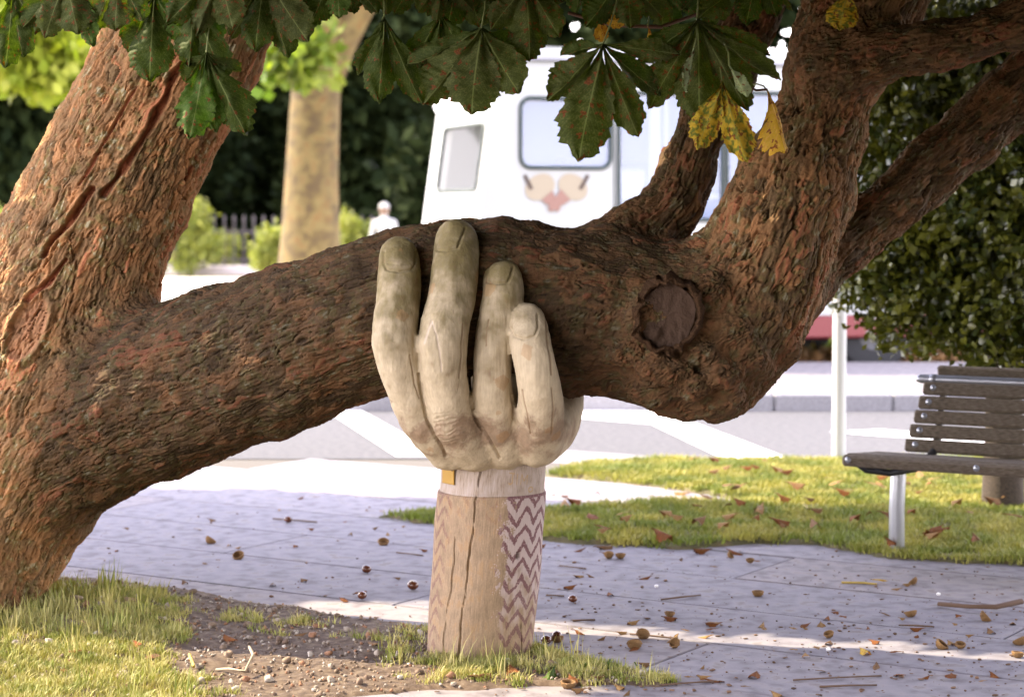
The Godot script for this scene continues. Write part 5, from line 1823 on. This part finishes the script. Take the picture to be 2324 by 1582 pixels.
	stick.call("straight_twig", [[420, 1540], [455, 1550]], 0.006, M.pale_twig, "short straight pale twig on the earth beside the crooked one")
	stick.call("bent_twig", [[430, 1518, 0.03], [440, 1530, 0.01]], 0.006, M.yellow_stalk, "yellowish bent twig end standing out of the earth")
	stick.call("root_piece", [[160, 1392], [185, 1402, 0.01]], 0.008, M.pale_twig, "piece of pale root on the earth by the trunk")
	stick.call("yellow_stalk", [[1910, 1324], [1960, 1325], [1990, 1328]], 0.005, M.yellow_stalk, "straight yellow leaf stalk on the path towards the bench", "")
	stick.call("mossy_twig", [[2130, 1376], [2200, 1388, 0.01], [2260, 1392, 0.015], [2318, 1382, 0.02]], 0.010, M.brown_twig, "long dark mossy twig on the path near the bench")
	for e in [[1270, 1285, 1330, 1292], [1500, 1362, 1590, 1352], [1430, 1440, 1530, 1450], [1300, 1410, 1350, 1408], [900, 1255, 960, 1262], [1800, 1545, 2000, 1535], [1860, 1560, 1990, 1556], [1240, 1352, 1280, 1354], [620, 1178, 720, 1186], [2040, 1420, 2120, 1424], [1500, 1556, 1620, 1548]]:
		stick.call("thin_twig", [[e[0], e[1]], [(e[0] + e[2]) * 0.5, (e[1] + e[3]) * 0.5 + 2, 0.004], [e[2], e[3]]], 0.0035, M.brown_twig, "thin dark twig or leaf stalk lying on the path", "thin twigs on the path")
	# small white pebbles on the path
	M.white_stone = mat(lin(0.80, 0.78, 0.76), 0.7)
	for e in [[1490, 1334], [2130, 1352], [1880, 1478]]:
		var o := put("white_pebble", ball_mesh, M.white_stone, null, Transform3D(Basis(Vector3.UP, rr(0, TAU)) * Basis.from_scale(Vector3(0.010, 0.007, 0.008)), G(e[0], e[1]) + Vector3(0, 0.008, 0)))
		tag(o, "small white pebble lying on the path", "pebble", "white pebbles on the path")
	# gravel and crumbs
	M.gravel = mat(Color.WHITE, 0.85)
	M.gravel.vertex_color_use_as_albedo = true
	var wh := []
	var co := PackedColorArray()
	for k in 5200:
		var x := rr(-2.2, 0.9)
		var z := rr(-1.4, 0.75)
		if poly_dist(Vector2(x, z), near_bed) < 0.0: continue
		var m := measured(Vector3(x, 0, z))
		var s := rr(0.002, 0.0065) * (1.0 if rng.randf() < 0.93 else 2.2)
		var c := [Vector3(0.30, 0.25, 0.19), Vector3(0.20, 0.14, 0.09), Vector3(0.40, 0.35, 0.28), Vector3(0.13, 0.085, 0.055), Vector3(0.24, 0.12, 0.06), Vector3(0.16, 0.11, 0.07)][rng.randi_range(0, 5)] as Vector3
		wh.append(Transform3D(Basis(Vector3(rr(-1, 1), rr(-1, 1), rr(-1, 1)).normalized(), rr(0, TAU)) * Basis.from_scale(Vector3(s * 1.3, s * 0.8, s)), Vector3(x, near_height(x, z) + s * 0.4, z)))
		co.append(Color(c.x, c.y, c.z))
	var stone := PackedVector3Array()
	for r in 6:
		for c in 8:
			var th := PI * r / 5.0
			var an := TAU * c / 8.0
			stone.append(Vector3(sin(th) * cos(an), cos(th), sin(th) * sin(an)) * (1.0 + 0.18 * sin(an * 3.0 + r)))
	var gv := many("gravel", sheet(stone, 6, 8, true), M.gravel, wh, co)
	tag(gv, "small stones and crumbs on the bare earth of the bed", "gravel")
	# fine litter on the path: bits of leaf
	wh = []
	co = PackedColorArray()
	for k in 2600:
		var x := rr(60, 2330)
		var y := 1110.0 + 470.0 * pow(rng.randf(), 0.7)
		if x < 1100.0 and rng.randf() < 0.65: continue
		var g := G(x, y)
		if poly_dist(Vector2(g.x, g.z), near_bed) > 0.0: continue
		var s := 0.0012 + 0.006 * pow(rng.randf(), 2.5)
		var c := Vector3(0.10, 0.055, 0.03) * rr(0.6, 1.9)
		wh.append(Transform3D(Basis(Vector3.UP, rr(0, TAU)) * Basis.from_scale(Vector3(s * rr(0.8, 2.0), s * rr(0.2, 0.7), s)), Vector3(g.x, 0.002 + s * 0.2, g.z)))
		co.append(Color(c.x, c.y, c.z))
	var lt := many("leaf_litter", sheet(stone, 6, 8, true), M.gravel, wh, co)
	tag(lt, "crumbs of dry leaves scattered over the path", "litter")

# ---------------------------------------------------------------- trees and shrubs behind
func leaf_quad(w: float, h: float, bent := 0.25) -> ArrayMesh:
	# a pointed oval leaf folded along its midrib
	var v := PackedVector3Array([Vector3.ZERO, Vector3(-w, h * 0.45, -bent * w), Vector3(0, h * 0.5, 0), Vector3(w, h * 0.45, -bent * w), Vector3(0, h, -bent * w)])
	var idx := PackedInt32Array([0, 2, 1, 0, 3, 2, 1, 2, 4, 2, 3, 4])
	return arrays_mesh(v, smooth_normals(v, idx), idx)

# A sprig of several leaves in all directions.
func sprig(leaves: int, w: float, h: float, spread: float, sd: int) -> ArrayMesh:
	var r := RandomNumberGenerator.new()
	r.seed = sd
	var st := SurfaceTool.new()
	st.begin(Mesh.PRIMITIVE_TRIANGLES)
	var q := leaf_quad(w, h)
	for k in leaves:
		var b := Basis(Vector3(r.randf_range(-1, 1), r.randf_range(-1, 1), r.randf_range(-1, 1)).normalized(), r.randf() * TAU)
		st.append_from(q, 0, Transform3D(b * r.randf_range(0.7, 1.2), Vector3(r.randf_range(-1, 1), r.randf_range(-1, 1), r.randf_range(-1, 1)) * spread))
	return st.commit()

func foliage_mat(through: Color, rough := 0.5) -> StandardMaterial3D:
	var m := mat(Color.WHITE, rough)
	m.vertex_color_use_as_albedo = true
	m.backlight_enabled = true
	m.backlight = through
	m.metallic_specular = 0.3
	return m

# Sprigs spread through lumps of a crown: lumps are [centre, radius] pairs.
func crown(tree: Node3D, called: String, lumps: Array, mesh: Mesh, m: Material, count: int, a: Vector3, b: Vector3, hollow := 0.5, keep = null) -> void:
	var wh := []
	var co := PackedColorArray()
	var weight := []
	var sum := 0.0
	for l in lumps:
		var r: Vector3 = l[1]
		sum += r.x * r.y
		weight.append(sum)
	for k in count:
		var pick := rng.randf() * sum
		var i := 0
		while weight[i] < pick: i += 1
		var d := Vector3(rr(-1, 1), rr(-1, 1), rr(-1, 1))
		while d.length_squared() > 1.0: d = Vector3(rr(-1, 1), rr(-1, 1), rr(-1, 1))
		d = d.normalized() * lerpf(hollow, 1.0, pow(rng.randf(), 0.6))
		var r: Vector3 = lumps[i][1]
		var p: Vector3 = lumps[i][0] + d * r
		if keep != null and not keep.call(p): continue
		wh.append(Transform3D(Basis(Vector3(rr(-1, 1), rr(-1, 1), rr(-1, 1)).normalized(), rr(0, TAU)) * Basis.from_scale(Vector3.ONE * rr(0.7, 1.3)), p - tree.position))
		var c := a.lerp(b, rng.randf()) * rr(0.85, 1.15)
		co.append(Color(c.x, c.y, c.z))
	many(called, mesh, m, wh, co, tree)

func holly() -> void:
	var g := G(2275, 1152)
	var o := base("evergreen_tree", Vector3(g.x, 0, g.z))
	tag(o, "dark glossy evergreen tree with low branches, standing behind the bench", "tree")
	M.dark_bark = surface(0.02, [[0.3, lin(0.045, 0.032, 0.024)], [0.7, lin(0.095, 0.07, 0.05)]], 3.0, 0.9, 43, 0.6)
	put("trunk", tube([Vector3(0, -0.1, 0), Vector3(0.01, 0.4, 0), Vector3(-0.01, 1.0, 0.02), Vector3(0.03, 2.0, 0), Vector3(0.0, 3.6, 0)], [0.115, 0.095, 0.085, 0.07, 0.03], 14, 0.05), M.dark_bark, o)
	for e in [[0.7, -0.55, 0.35, 0.9], [1.0, 0.5, -0.3, 1.4], [1.2, -0.6, -0.2, 1.7], [1.5, 0.45, 0.4, 2.2], [0.85, 0.4, 0.45, 1.1], [1.7, -0.5, 0.3, 2.6]]:
		put("branch", tube([Vector3(0, e[0], 0), Vector3(e[1] * 0.5, (e[0] + e[3]) * 0.5 + 0.05, e[2] * 0.5), Vector3(e[1], e[3], e[2])], [0.032, 0.022, 0.01], 8), M.dark_bark, o)
	var lumps := []
	for e in [[-0.50, 1.14, 0.25, 0.40], [-0.12, 1.04, 0.45, 0.38], [0.35, 1.05, 0.35, 0.45], [-0.62, 1.45, 0.1, 0.42], [-0.2, 1.5, 0.35, 0.5], [0.4, 1.55, 0.3, 0.5], [-0.45, 1.95, 0.0, 0.48], [0.1, 2.0, 0.2, 0.55], [0.7, 2.0, 0.1, 0.5], [-0.1, 2.6, 0.0, 0.6], [0.55, 2.7, 0.0, 0.5], [0.9, 1.3, 0.1, 0.5], [-0.22, 1.25, -0.4, 0.42], [0.4, 1.4, -0.5, 0.6], [0, 2.2, -0.4, 0.6], [-0.7, 2.2, -0.2, 0.35], [-0.80, 1.34, 0.0, 0.28], [0.25, 3.2, 0, 0.5]]:
		lumps.append([o.position + Vector3(e[0], e[1], e[2]), Vector3(e[3], e[3] * 0.85, e[3])])
	M.holly = foliage_mat(Color(0.62, 0.60, 0.10), 0.3)
	M.holly.metallic_specular = 0.5
	crown(o, "crown", lumps, sprig(10, 0.016, 0.050, 0.055, 8), M.holly, 8000, Vector3(0.034, 0.052, 0.010), Vector3(0.15, 0.155, 0.018), 0.35)

func plane_tree() -> void:
	var g := G(700, 690)
	var o := base("plane_tree", Vector3(g.x, 0, g.z))
	tag(o, "tall tree with smooth mottled grey trunk beyond the low limb", "tree")
	M.plane_bark = surface(0.008, [[0.2, lin(0.045, 0.026, 0.006)], [0.45, lin(0.078, 0.052, 0.010)], [0.58, lin(0.115, 0.085, 0.024)], [0.8, lin(0.100, 0.048, 0.008)]], 0.35, 0.85, 47, 0.3)
	var k := S * (D0 - g.z) / D0
	var at := func(x: float, y: float) -> Vector3: return P(x, y, g.z) - o.position
	put("trunk", tube([at.call(700, 720), at.call(702, 640), at.call(704, 560), at.call(708, 400), at.call(714, 250), at.call(722, 130), at.call(735, 60), at.call(745, -80), at.call(750, -320)], [92 * k, 76 * k, 68 * k, 60 * k, 56 * k, 54 * k, 50 * k, 40 * k, 24 * k], 28, 0.015), M.plane_bark, o)
	put("bough", tube([at.call(735, 180), at.call(775, 100), at.call(815, 30), at.call(880, -80), at.call(960, -260)], [44 * k, 34 * k, 30 * k, 26 * k, 18 * k], 16, 0.02), M.plane_bark, o)
	var lumps := []
	for e in [[600, -230, 190], [760, -330, 230], [930, -260, 200], [500, -130, 130], [660, -80, 90]]:
		lumps.append([P(e[0], e[1], g.z), Vector3.ONE * (e[2] * k)])
	lumps.append([P(690, 122, g.z + 2.0), Vector3(70 * k, 34 * k, 0.4)])
	lumps.append([P(640, 150, g.z + 2.0), Vector3(30 * k, 30 * k, 0.3)])
	M.bright_leaf = foliage_mat(Color(0.85, 0.95, 0.2), 0.5)
	crown(o, "crown", lumps, sprig(6, 0.10, 0.24, 0.22, 9), M.bright_leaf, 4200, Vector3(0.09, 0.14, 0.02), Vector3(0.20, 0.22, 0.04), 0.2)

func far_trees() -> void:
	M.yew = foliage_mat(Color(0.10, 0.12, 0.04), 0.75)
	M.yew.metallic_specular = 0.12
	M.yew_bark = mat(lin(0.035, 0.025, 0.02), 0.9)
	var mesh := sprig(9, 0.13, 0.45, 0.42, 12)
	var what := [
		["dark evergreen tree with the widest crown beyond the railings", 250, 62.0, 330, 480, 2300],
		["dark evergreen tree between the mottled trunk and the red-brown trunk", 560, 66.0, 250, 500, 2100],
		["dark evergreen tree behind the mottled trunk, reaching the van", 850, 60.0, 240, 520, 2100],
		["dark evergreen tree behind the chestnut trunk, at the edge of the lawn", -60, 58.0, 300, 460, 1600],
		["dark evergreen tree hidden for the most part by the van", 1150, 48.0, 300, 640, 1500],
		["dark evergreen tree rising over the roof of the van", 1560, 46.0, 300, 680, 1600],
		["dark evergreen tree behind the van, seen past the rising stems", 2000, 44.0, 320, 680, 1600]]
	for w in what:
		var z: float = D0 - w[2]
		var k := S * (D0 - z) / D0
		var o := base("dark_tree", Vector3((w[1] - 1162.0) * k, 0, z))
		tag(o, w[0], "tree", "dark trees beyond the railings")
		put("trunk", tube([Vector3(0, -0.1, 0), Vector3(0.1, 2.0, 0), Vector3(0, 5.0, 0)], [0.4, 0.3, 0.12], 10, 0.04), M.yew_bark, o)
		var lumps := []
		for n in 11:
			var yy: float = lerpf(540.0, 540.0 - w[4], n / 10.0)
			lumps.append([P(w[1] + rr(-0.45, 0.45) * w[3], yy + rr(-20, 20), z + rr(-1.2, 1.2)), Vector3(w[3] * k * rr(0.42, 0.62), 85 * k, 1.6)])
		crown(o, "crown", lumps, mesh, M.yew, w[5], Vector3(0.005, 0.009, 0.003), Vector3(0.014, 0.020, 0.006), 0.3)
	# the sunlit maple whose branch hangs in at the upper left
	var z := -20.0
	var k := S * (D0 - z) / D0
	var o := base("maple_tree", P(-420, 700, z) * Vector3(1, 0, 1))
	tag(o, "sunlit yellow-green tree hanging in behind the chestnut trunk", "tree")
	put("trunk", tube([Vector3(0, -0.1, 0), Vector3(0.05, 1.5, 0), Vector3(0.1, 3.2, 0), Vector3(0.2, 5.5, 0)], [0.3, 0.24, 0.2, 0.1], 12, 0.03), M.dark_bark, o)
	put("branch", tube([Vector3(0.1, 3.0, 0), P(-200, 0, z) - o.position, P(-40, 60, z) - o.position, P(120, 110, z) - o.position], [0.12, 0.08, 0.05, 0.02], 8), M.dark_bark, o)
	var lumps := []
	for e in [[40, 110, 70, 50], [130, 110, 65, 55], [190, 140, 45, 50], [60, 180, 70, 40], [150, 200, 60, 28], [10, 60, 90, 60], [110, 60, 80, 40], [-120, 60, 120, 100], [-260, -80, 200, 160], [-420, -160, 260, 200]]:
		lumps.append([P(e[0], e[1], z), Vector3(e[2] * k, e[3] * k, 0.6)])
	crown(o, "crown", lumps, sprig(6, 0.075, 0.17, 0.16, 14), M.bright_leaf, 1700, Vector3(0.20, 0.25, 0.02), Vector3(0.36, 0.36, 0.05), 0.1)

func railings() -> void:
	var z := G(600, 622).z
	var k := S * (D0 - z) / D0
	var x0 := (300.0 - 1162.0) * k
	var x1 := (960.0 - 1162.0) * k
	var o := base("iron_railing", Vector3(x0, 0, z))
	tag(o, "black iron railing on a low stone kerb beyond the lawn", "railing")
	M.iron = mat(lin(0.05, 0.04, 0.045), 0.55)
	M.coping = mat(lin(0.50, 0.44, 0.44), 0.85)
	put("stone_kerb", block(Vector3(x1 - x0, 0.24, 0.3), 0.03), M.coping, o, Transform3D(Basis.IDENTITY, Vector3((x1 - x0) * 0.5, 0.08, 0)))
	for h in [0.34, 1.02]:
		put("rail", block(Vector3(x1 - x0, 0.05, 0.04), 0.008), M.iron, o, Transform3D(Basis.IDENTITY, Vector3((x1 - x0) * 0.5, h, 0)))
	var n := int((x1 - x0) / 0.24)
	var bar := tube([Vector3(0, 0.18, 0), Vector3(0, 1.30, 0), Vector3(0, 1.36, 0), Vector3(0, 1.44, 0)], [0.022, 0.022, 0.034, 0.004], 8)
	for i in n: put("bar", bar, M.iron, o, Transform3D(Basis.IDENTITY, Vector3(0.1 + i * 0.24, 0, 0.045)))

func shrubs() -> void:
	M.shrub = foliage_mat(Color(0.80, 0.85, 0.2), 0.5)
	M.stem = mat(lin(0.12, 0.08, 0.05), 0.85)
	var mesh := sprig(7, 0.035, 0.12, 0.12, 21)
	for w in [["tall loose sunlit shrub before the railing, next to the chestnut trunk", 430, 622, 90, 175, 520], ["round pale sunlit bush at the foot of the mottled trunk", 622, 628, 40, 105, 420], ["sunlit bush beyond the limb, on the other side of the mottled trunk", 812, 624, 48, 140, 420], ["low green bush beside the chestnut trunk, out at the lawn's edge", 0, 620, 60, 170, 260], ["thin upright shrub between two gaps in the railing", 520, 612, 34, 110, 130]]:
		var g := G(w[1], w[2])
		var k := S * (D0 - g.z) / D0
		var o := base("shrub", Vector3(g.x, 0, g.z + 0.6))
		tag(o, w[0], "shrub", "shrubs before the railing")
		for s in 7:
			var dx: float = rr(-0.7, 0.7) * w[3] * k
			put("stem", tube([Vector3(dx * 0.2, -0.1, 0), Vector3(dx * 0.6, w[4] * k * 0.4, 0.05), Vector3(dx, w[4] * k * 0.85, 0)], [0.02, 0.015, 0.006], 6), M.stem, o)
		var lumps := []
		for n in 9:
			lumps.append([o.position + Vector3(rr(-0.6, 0.6) * w[3] * k, rr(0.15, 0.9) * w[4] * k, rr(-0.2, 0.2)), Vector3(w[3] * k * 0.42, w[4] * k * 0.18, 0.35)])
		crown(o, "foliage", lumps, mesh, M.shrub, w[5], Vector3(0.13, 0.16, 0.03), Vector3(0.30, 0.30, 0.07), 0.1)
	# low hedge plants under the van on the far verge
	M.verge_leaf = foliage_mat(Color(0.5, 0.55, 0.1), 0.5)
	var wh := []
	var co := PackedColorArray()
	for i in 2600:
		var g := G(rr(1780, 2330), rr(772, 838))
		var c := Vector3(0.09, 0.13, 0.02).lerp(Vector3(0.28, 0.20, 0.05), rng.randf() * rng.randf())
		if g.z > -14.6: c = Vector3(0.22, 0.12, 0.05) * rr(0.6, 1.2)
		wh.append(Transform3D(Basis(Vector3.UP, rr(0, TAU)) * Basis.from_scale(Vector3.ONE * rr(0.5, 1.0)), Vector3(g.x, 0.02, g.z)))
		co.append(Color(c.x, c.y, c.z))
	var o2 := many("verge_plants", sprig(6, 0.03, 0.10, 0.05, 22), M.verge_leaf, wh, co)
	tag(o2, "low green plants and fallen leaves on the verge under the van", "ground cover")

func far_lawn() -> void:
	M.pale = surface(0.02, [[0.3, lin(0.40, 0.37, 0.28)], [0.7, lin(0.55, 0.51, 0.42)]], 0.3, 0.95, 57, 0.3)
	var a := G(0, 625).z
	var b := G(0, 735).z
	var o := put("sunlit_ground", flat_poly(PackedVector2Array([Vector2(-30, b), Vector2(4, b), Vector2(4, a), Vector2(-30, a)]), -0.05), M.pale)  # pale sheet standing in for the glare of sunlit ground
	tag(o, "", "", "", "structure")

# ---------------------------------------------------------------- a person in white, far off
func passer_by() -> void:
	var z := -30.0
	var f := P(872, 690, z)
	var k := S * (D0 - z) / D0
	var o := base("person", Vector3(f.x, 0, z))
	tag(o, "person in white clothes and white cap standing far behind the limb", "person")
	var b := Body.new()
	var V := func(x: float, y: float, zz := 0.0) -> Vector3: return o.position + Vector3(x, y, zz)
	b.limb([[V.call(0, 1.53), 0.085], [V.call(0, 1.60, 0.01), 0.095]], 0.02, {})
	b.limb([[V.call(0, 1.38), 0.055], [V.call(0, 1.48), 0.052]], 0.03, {})
	b.limb([[V.call(-0.12, 1.33), 0.075], [V.call(0.12, 1.33), 0.075]], 0.06, {})
	b.limb([[V.call(0, 1.28), 0.13], [V.call(0, 1.1), 0.125], [V.call(0, 0.92), 0.14]], 0.06, {})
	for s in [-1.0, 1.0]:
		b.limb([[V.call(s * 0.17, 1.33), 0.055], [V.call(s * 0.22, 1.08), 0.045], [V.call(s * 0.20, 0.85, 0.06), 0.036], [V.call(s * 0.19, 0.77, 0.08), 0.034]], 0.03, {})
		b.limb([[V.call(s * 0.085, 0.9), 0.085], [V.call(s * 0.09, 0.5, 0.01), 0.062], [V.call(s * 0.09, 0.09), 0.045], [V.call(s * 0.10, 0.045, 0.12), 0.035]], 0.04, {})
	b.mesh_field(0.02, o.position + Vector3(-0.45, -0.05, -0.3), o.position + Vector3(0.45, 1.8, 0.35))
	M.cloth = mat(Color.WHITE, 0.85)
	M.cloth.vertex_color_use_as_albedo = true
	var paint := func(p: Vector3, n: Vector3, q: Vector3, ex: Dictionary) -> Array:
		var l := p - o.position
		var face := l.y > 1.47 and l.y < 1.60 and l.z > 0.02 or (l.y < 0.82 and absf(l.x) > 0.16)
		if face: return [0.0, 0.16, 0.10, 0.07]
		return [0.0, 0.30, 0.30, 0.29] if l.y > 0.12 else [0.0, 0.2, 0.2, 0.2]
	put("body", b.fine_mesh(paint, 1, 1)[0], M.cloth, o, Transform3D(Basis.IDENTITY, -o.position))

# Unseen trees added beside and behind the camera to keep sky light off the right-hand side.
func added_trees() -> void:
	for w in [["unseen tree added beyond the bench end to block sky light", Vector3(6.4, 0, 2.4)], ["unseen tree added behind the viewer beside the path to block sky light", Vector3(5.6, 0, 7.6)], ["unseen tree added behind the viewer in line with the post to block sky light", Vector3(1.6, 0, 11.5)], ["unseen tree added to close the light-blocking row behind the viewer", Vector3(5.6, 0, 12.5)], ["unseen tree added to open the light-blocking row behind the viewer", Vector3(-1.9, 0, 12.0)]]:
		var o := base("added_tree", w[1])
		tag(o, w[0], "tree", "unseen trees added to block sky light")
		put("trunk", tube([Vector3(0, -0.1, 0), Vector3(0.05, 1.5, 0), Vector3(0, 5.5, 0)], [0.3, 0.24, 0.1], 12, 0.03), M.dark_bark, o)
		var lumps := []
		for n in 12: lumps.append([o.position + Vector3(rr(-1.2, 1.2), 1.3 + n * 0.55, rr(-1.4, 1.4)), Vector3(1.7, 0.9, 1.8)])
		crown(o, "crown", lumps, sprig(9, 0.07, 0.22, 0.22, 31), M.yew, 4200, Vector3(0.03, 0.045, 0.015), Vector3(0.06, 0.075, 0.02), 0.3)

# ---------------------------------------------------------------- camera, sky, sun
func camera_and_light() -> void:
	var cam := Camera3D.new()
	cam.name = "camera"
	add_child(cam)
	cam.position = Vector3(0, EYE, D0)
	var at := CameraAttributesPhysical.new()
	at.frustum_focal_length = 85.0
	at.exposure_aperture = 85.0 / 25.0
	at.frustum_focus_distance = D0 - 0.15
	at.frustum_near = 0.1
	at.frustum_far = 600.0
	cam.attributes = at
	cam.projection = Camera3D.PROJECTION_FRUSTUM
	cam.near = 0.1
	cam.far = 600.0
	cam.size = 2324.0 * S * 696.0 / 1024.0 * 0.1 / D0
	cam.frustum_offset = Vector2(0, -(791.0 - HOR) * S * 0.1 / D0)
	var we := WorldEnvironment.new()
	we.name = "environment"
	var env := Environment.new()
	var sky := Sky.new()
	var sm := ProceduralSkyMaterial.new()
	sm.sky_top_color = Color(0.58, 0.58, 0.66)
	sm.sky_horizon_color = Color(0.92, 0.89, 0.87)
	sm.ground_bottom_color = Color(0.3, 0.28, 0.26)
	sm.ground_horizon_color = Color(0.6, 0.58, 0.56)
	sm.sky_energy_multiplier = 2.0
	sm.ground_energy_multiplier = 1.0
	sky.sky_material = sm
	env.background_mode = Environment.BG_SKY
	env.sky = sky
	env.tonemap_mode = Environment.TONE_MAPPER_LINEAR
	env.tonemap_exposure = 3.75
	env.sdfgi_enabled = true
	env.ssao_enabled = true
	env.ssil_enabled = true
	we.environment = env
	add_child(we)
	var sun := DirectionalLight3D.new()
	sun.name = "sun"
	add_child(sun)
	sun.light_energy = 1.55
	sun.light_color = Color(1.0, 0.93, 0.80)
	sun.light_angular_distance = 0.5
	sun.shadow_enabled = true
	sun.look_at_from_position(SUN * 10.0, Vector3.ZERO)

const SUN := Vector3(-0.724, 0.643, -0.249)

# The crown of the chestnut over and behind the picture's upper edge, and towards the sun; partly added out of view to shape the light.
func chestnut_crown(tree: Node3D) -> void:
	var leaf := foliage_mat(Color(0.42, 0.5, 0.1), 0.45)
	var wh := []
	var co := PackedColorArray()
	var n_gap := noise(0.75, 2, FastNoiseLite.TYPE_SIMPLEX, 301)
	for k in 22000:
		var p := Vector3(rr(-9.5, 4.0), rr(2.35, 6.2), rr(-6.5, 4.4))
		# stay out of the picture: above its upper edge
		var d := D0 - p.z
		if p.y < EYE + 0.1 * d + 0.22 or p.y < 2.15: continue
		# where the sun through this point meets the ground: a strip behind the post and the corner at the left stay sunny
		var g := p - SUN * (p.y / SUN.y)
		var strip := -0.40 + 0.32 * (g.x - 0.1)
		var gap := n_gap.get_noise_2d(g.x * 0.7, (g.z - 0.2 * g.x) * 3.0)
		var shade := 1.0
		if g.z < -3.9 + 0.25 * g.x: shade = -2.0
		elif absf(g.z - strip) < 0.45 and g.x > -0.5 and g.x < 3.0: shade = -2.0
		elif g.z > 0.8: shade = 1.0 if g.x > 1.6 else -2.0
		elif g.x < 0.15 and g.z > -1.05 - 0.3 * (g.x + 1.0): shade = -2.0
		elif g.z > strip and g.x < 0.5: shade = -2.0
		if gap * 0.75 + shade < rr(0.3, 0.7): continue
		wh.append(Transform3D(Basis(Vector3.UP, rr(0, TAU)) * Basis(Vector3.RIGHT, rr(-0.7, 0.7)) * Basis.from_scale(Vector3.ONE * rr(0.9, 1.5)), p - tree.position))
		var c := Vector3(0.030, 0.055, 0.018).lerp(Vector3(0.06, 0.08, 0.025), rng.randf())
		co.append(Color(c.x, c.y, c.z))
	# unseen low leaves added close over the limb to darken its top
	for k in 3600:
		var p := Vector3(rr(-1.0, 2.8), rr(2.05, 2.95), rr(-1.2, 3.6))
		if p.y < EYE + 0.1 * (D0 - p.z) + 0.20: continue
		var g := p - SUN * (p.y / SUN.y)
		if absf(g.z + 0.40 - 0.32 * (g.x - 0.1)) < 0.42 and g.x < 2.7: continue
		wh.append(Transform3D(Basis(Vector3.UP, rr(0, TAU)) * Basis(Vector3.RIGHT, rr(-0.5, 0.5)) * Basis.from_scale(Vector3.ONE * rr(0.8, 1.2)), p - tree.position))
		var c := Vector3(0.030, 0.055, 0.018).lerp(Vector3(0.06, 0.08, 0.025), rng.randf())
		co.append(Color(c.x, c.y, c.z))
	for k in 2600:  # unseen leaves added to dim the path at the left
		var p := Vector3(rr(-3.4, 0.6), rr(2.5, 4.2), rr(-5.5, -1.0))
		if p.y < EYE + 0.1 * (D0 - p.z) + 0.25: continue
		var g := p - SUN * (p.y / SUN.y)
		if absf(g.z + 0.40 - 0.32 * (g.x - 0.1)) < 0.40 or g.z < -3.9 + 0.25 * g.x: continue
		wh.append(Transform3D(Basis(Vector3.UP, rr(0, TAU)) * Basis(Vector3.RIGHT, rr(-0.5, 0.5)) * Basis.from_scale(Vector3.ONE * rr(0.9, 1.3)), p - tree.position))
		var c := Vector3(0.030, 0.055, 0.018).lerp(Vector3(0.06, 0.08, 0.025), rng.randf())
		co.append(Color(c.x, c.y, c.z))
	# more unseen leaves added above the camera to cut the sky light from the front
	for k in 4200:
		var p := Vector3(rr(-1.2, 3.6), rr(2.35, 3.3), rr(3.2, 8.2))
		wh.append(Transform3D(Basis(Vector3.UP, rr(0, TAU)) * Basis(Vector3.RIGHT, rr(-0.5, 0.5)) * Basis.from_scale(Vector3.ONE * rr(0.8, 1.3)), p - tree.position))
		var c := Vector3(0.030, 0.055, 0.018).lerp(Vector3(0.06, 0.08, 0.025), rng.randf())
		co.append(Color(c.x, c.y, c.z))
	many("canopy", leaf_cluster_mesh(), leaf, wh, co, tree)

func _ready() -> void:
	rng.seed = 20
	camera_and_light()
	bark_noises()
	setting()
	var tree := chestnut_tree()
	carved_hand()
	leaf_kit()
	hanging_leaves(tree)
	chestnut_crown(tree)
	grass()
	bench()
	pole()
	van()
	holly()
	plane_tree()
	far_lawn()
	railings()
	shrubs()
	far_trees()
	added_trees()
	passer_by()
	litter()
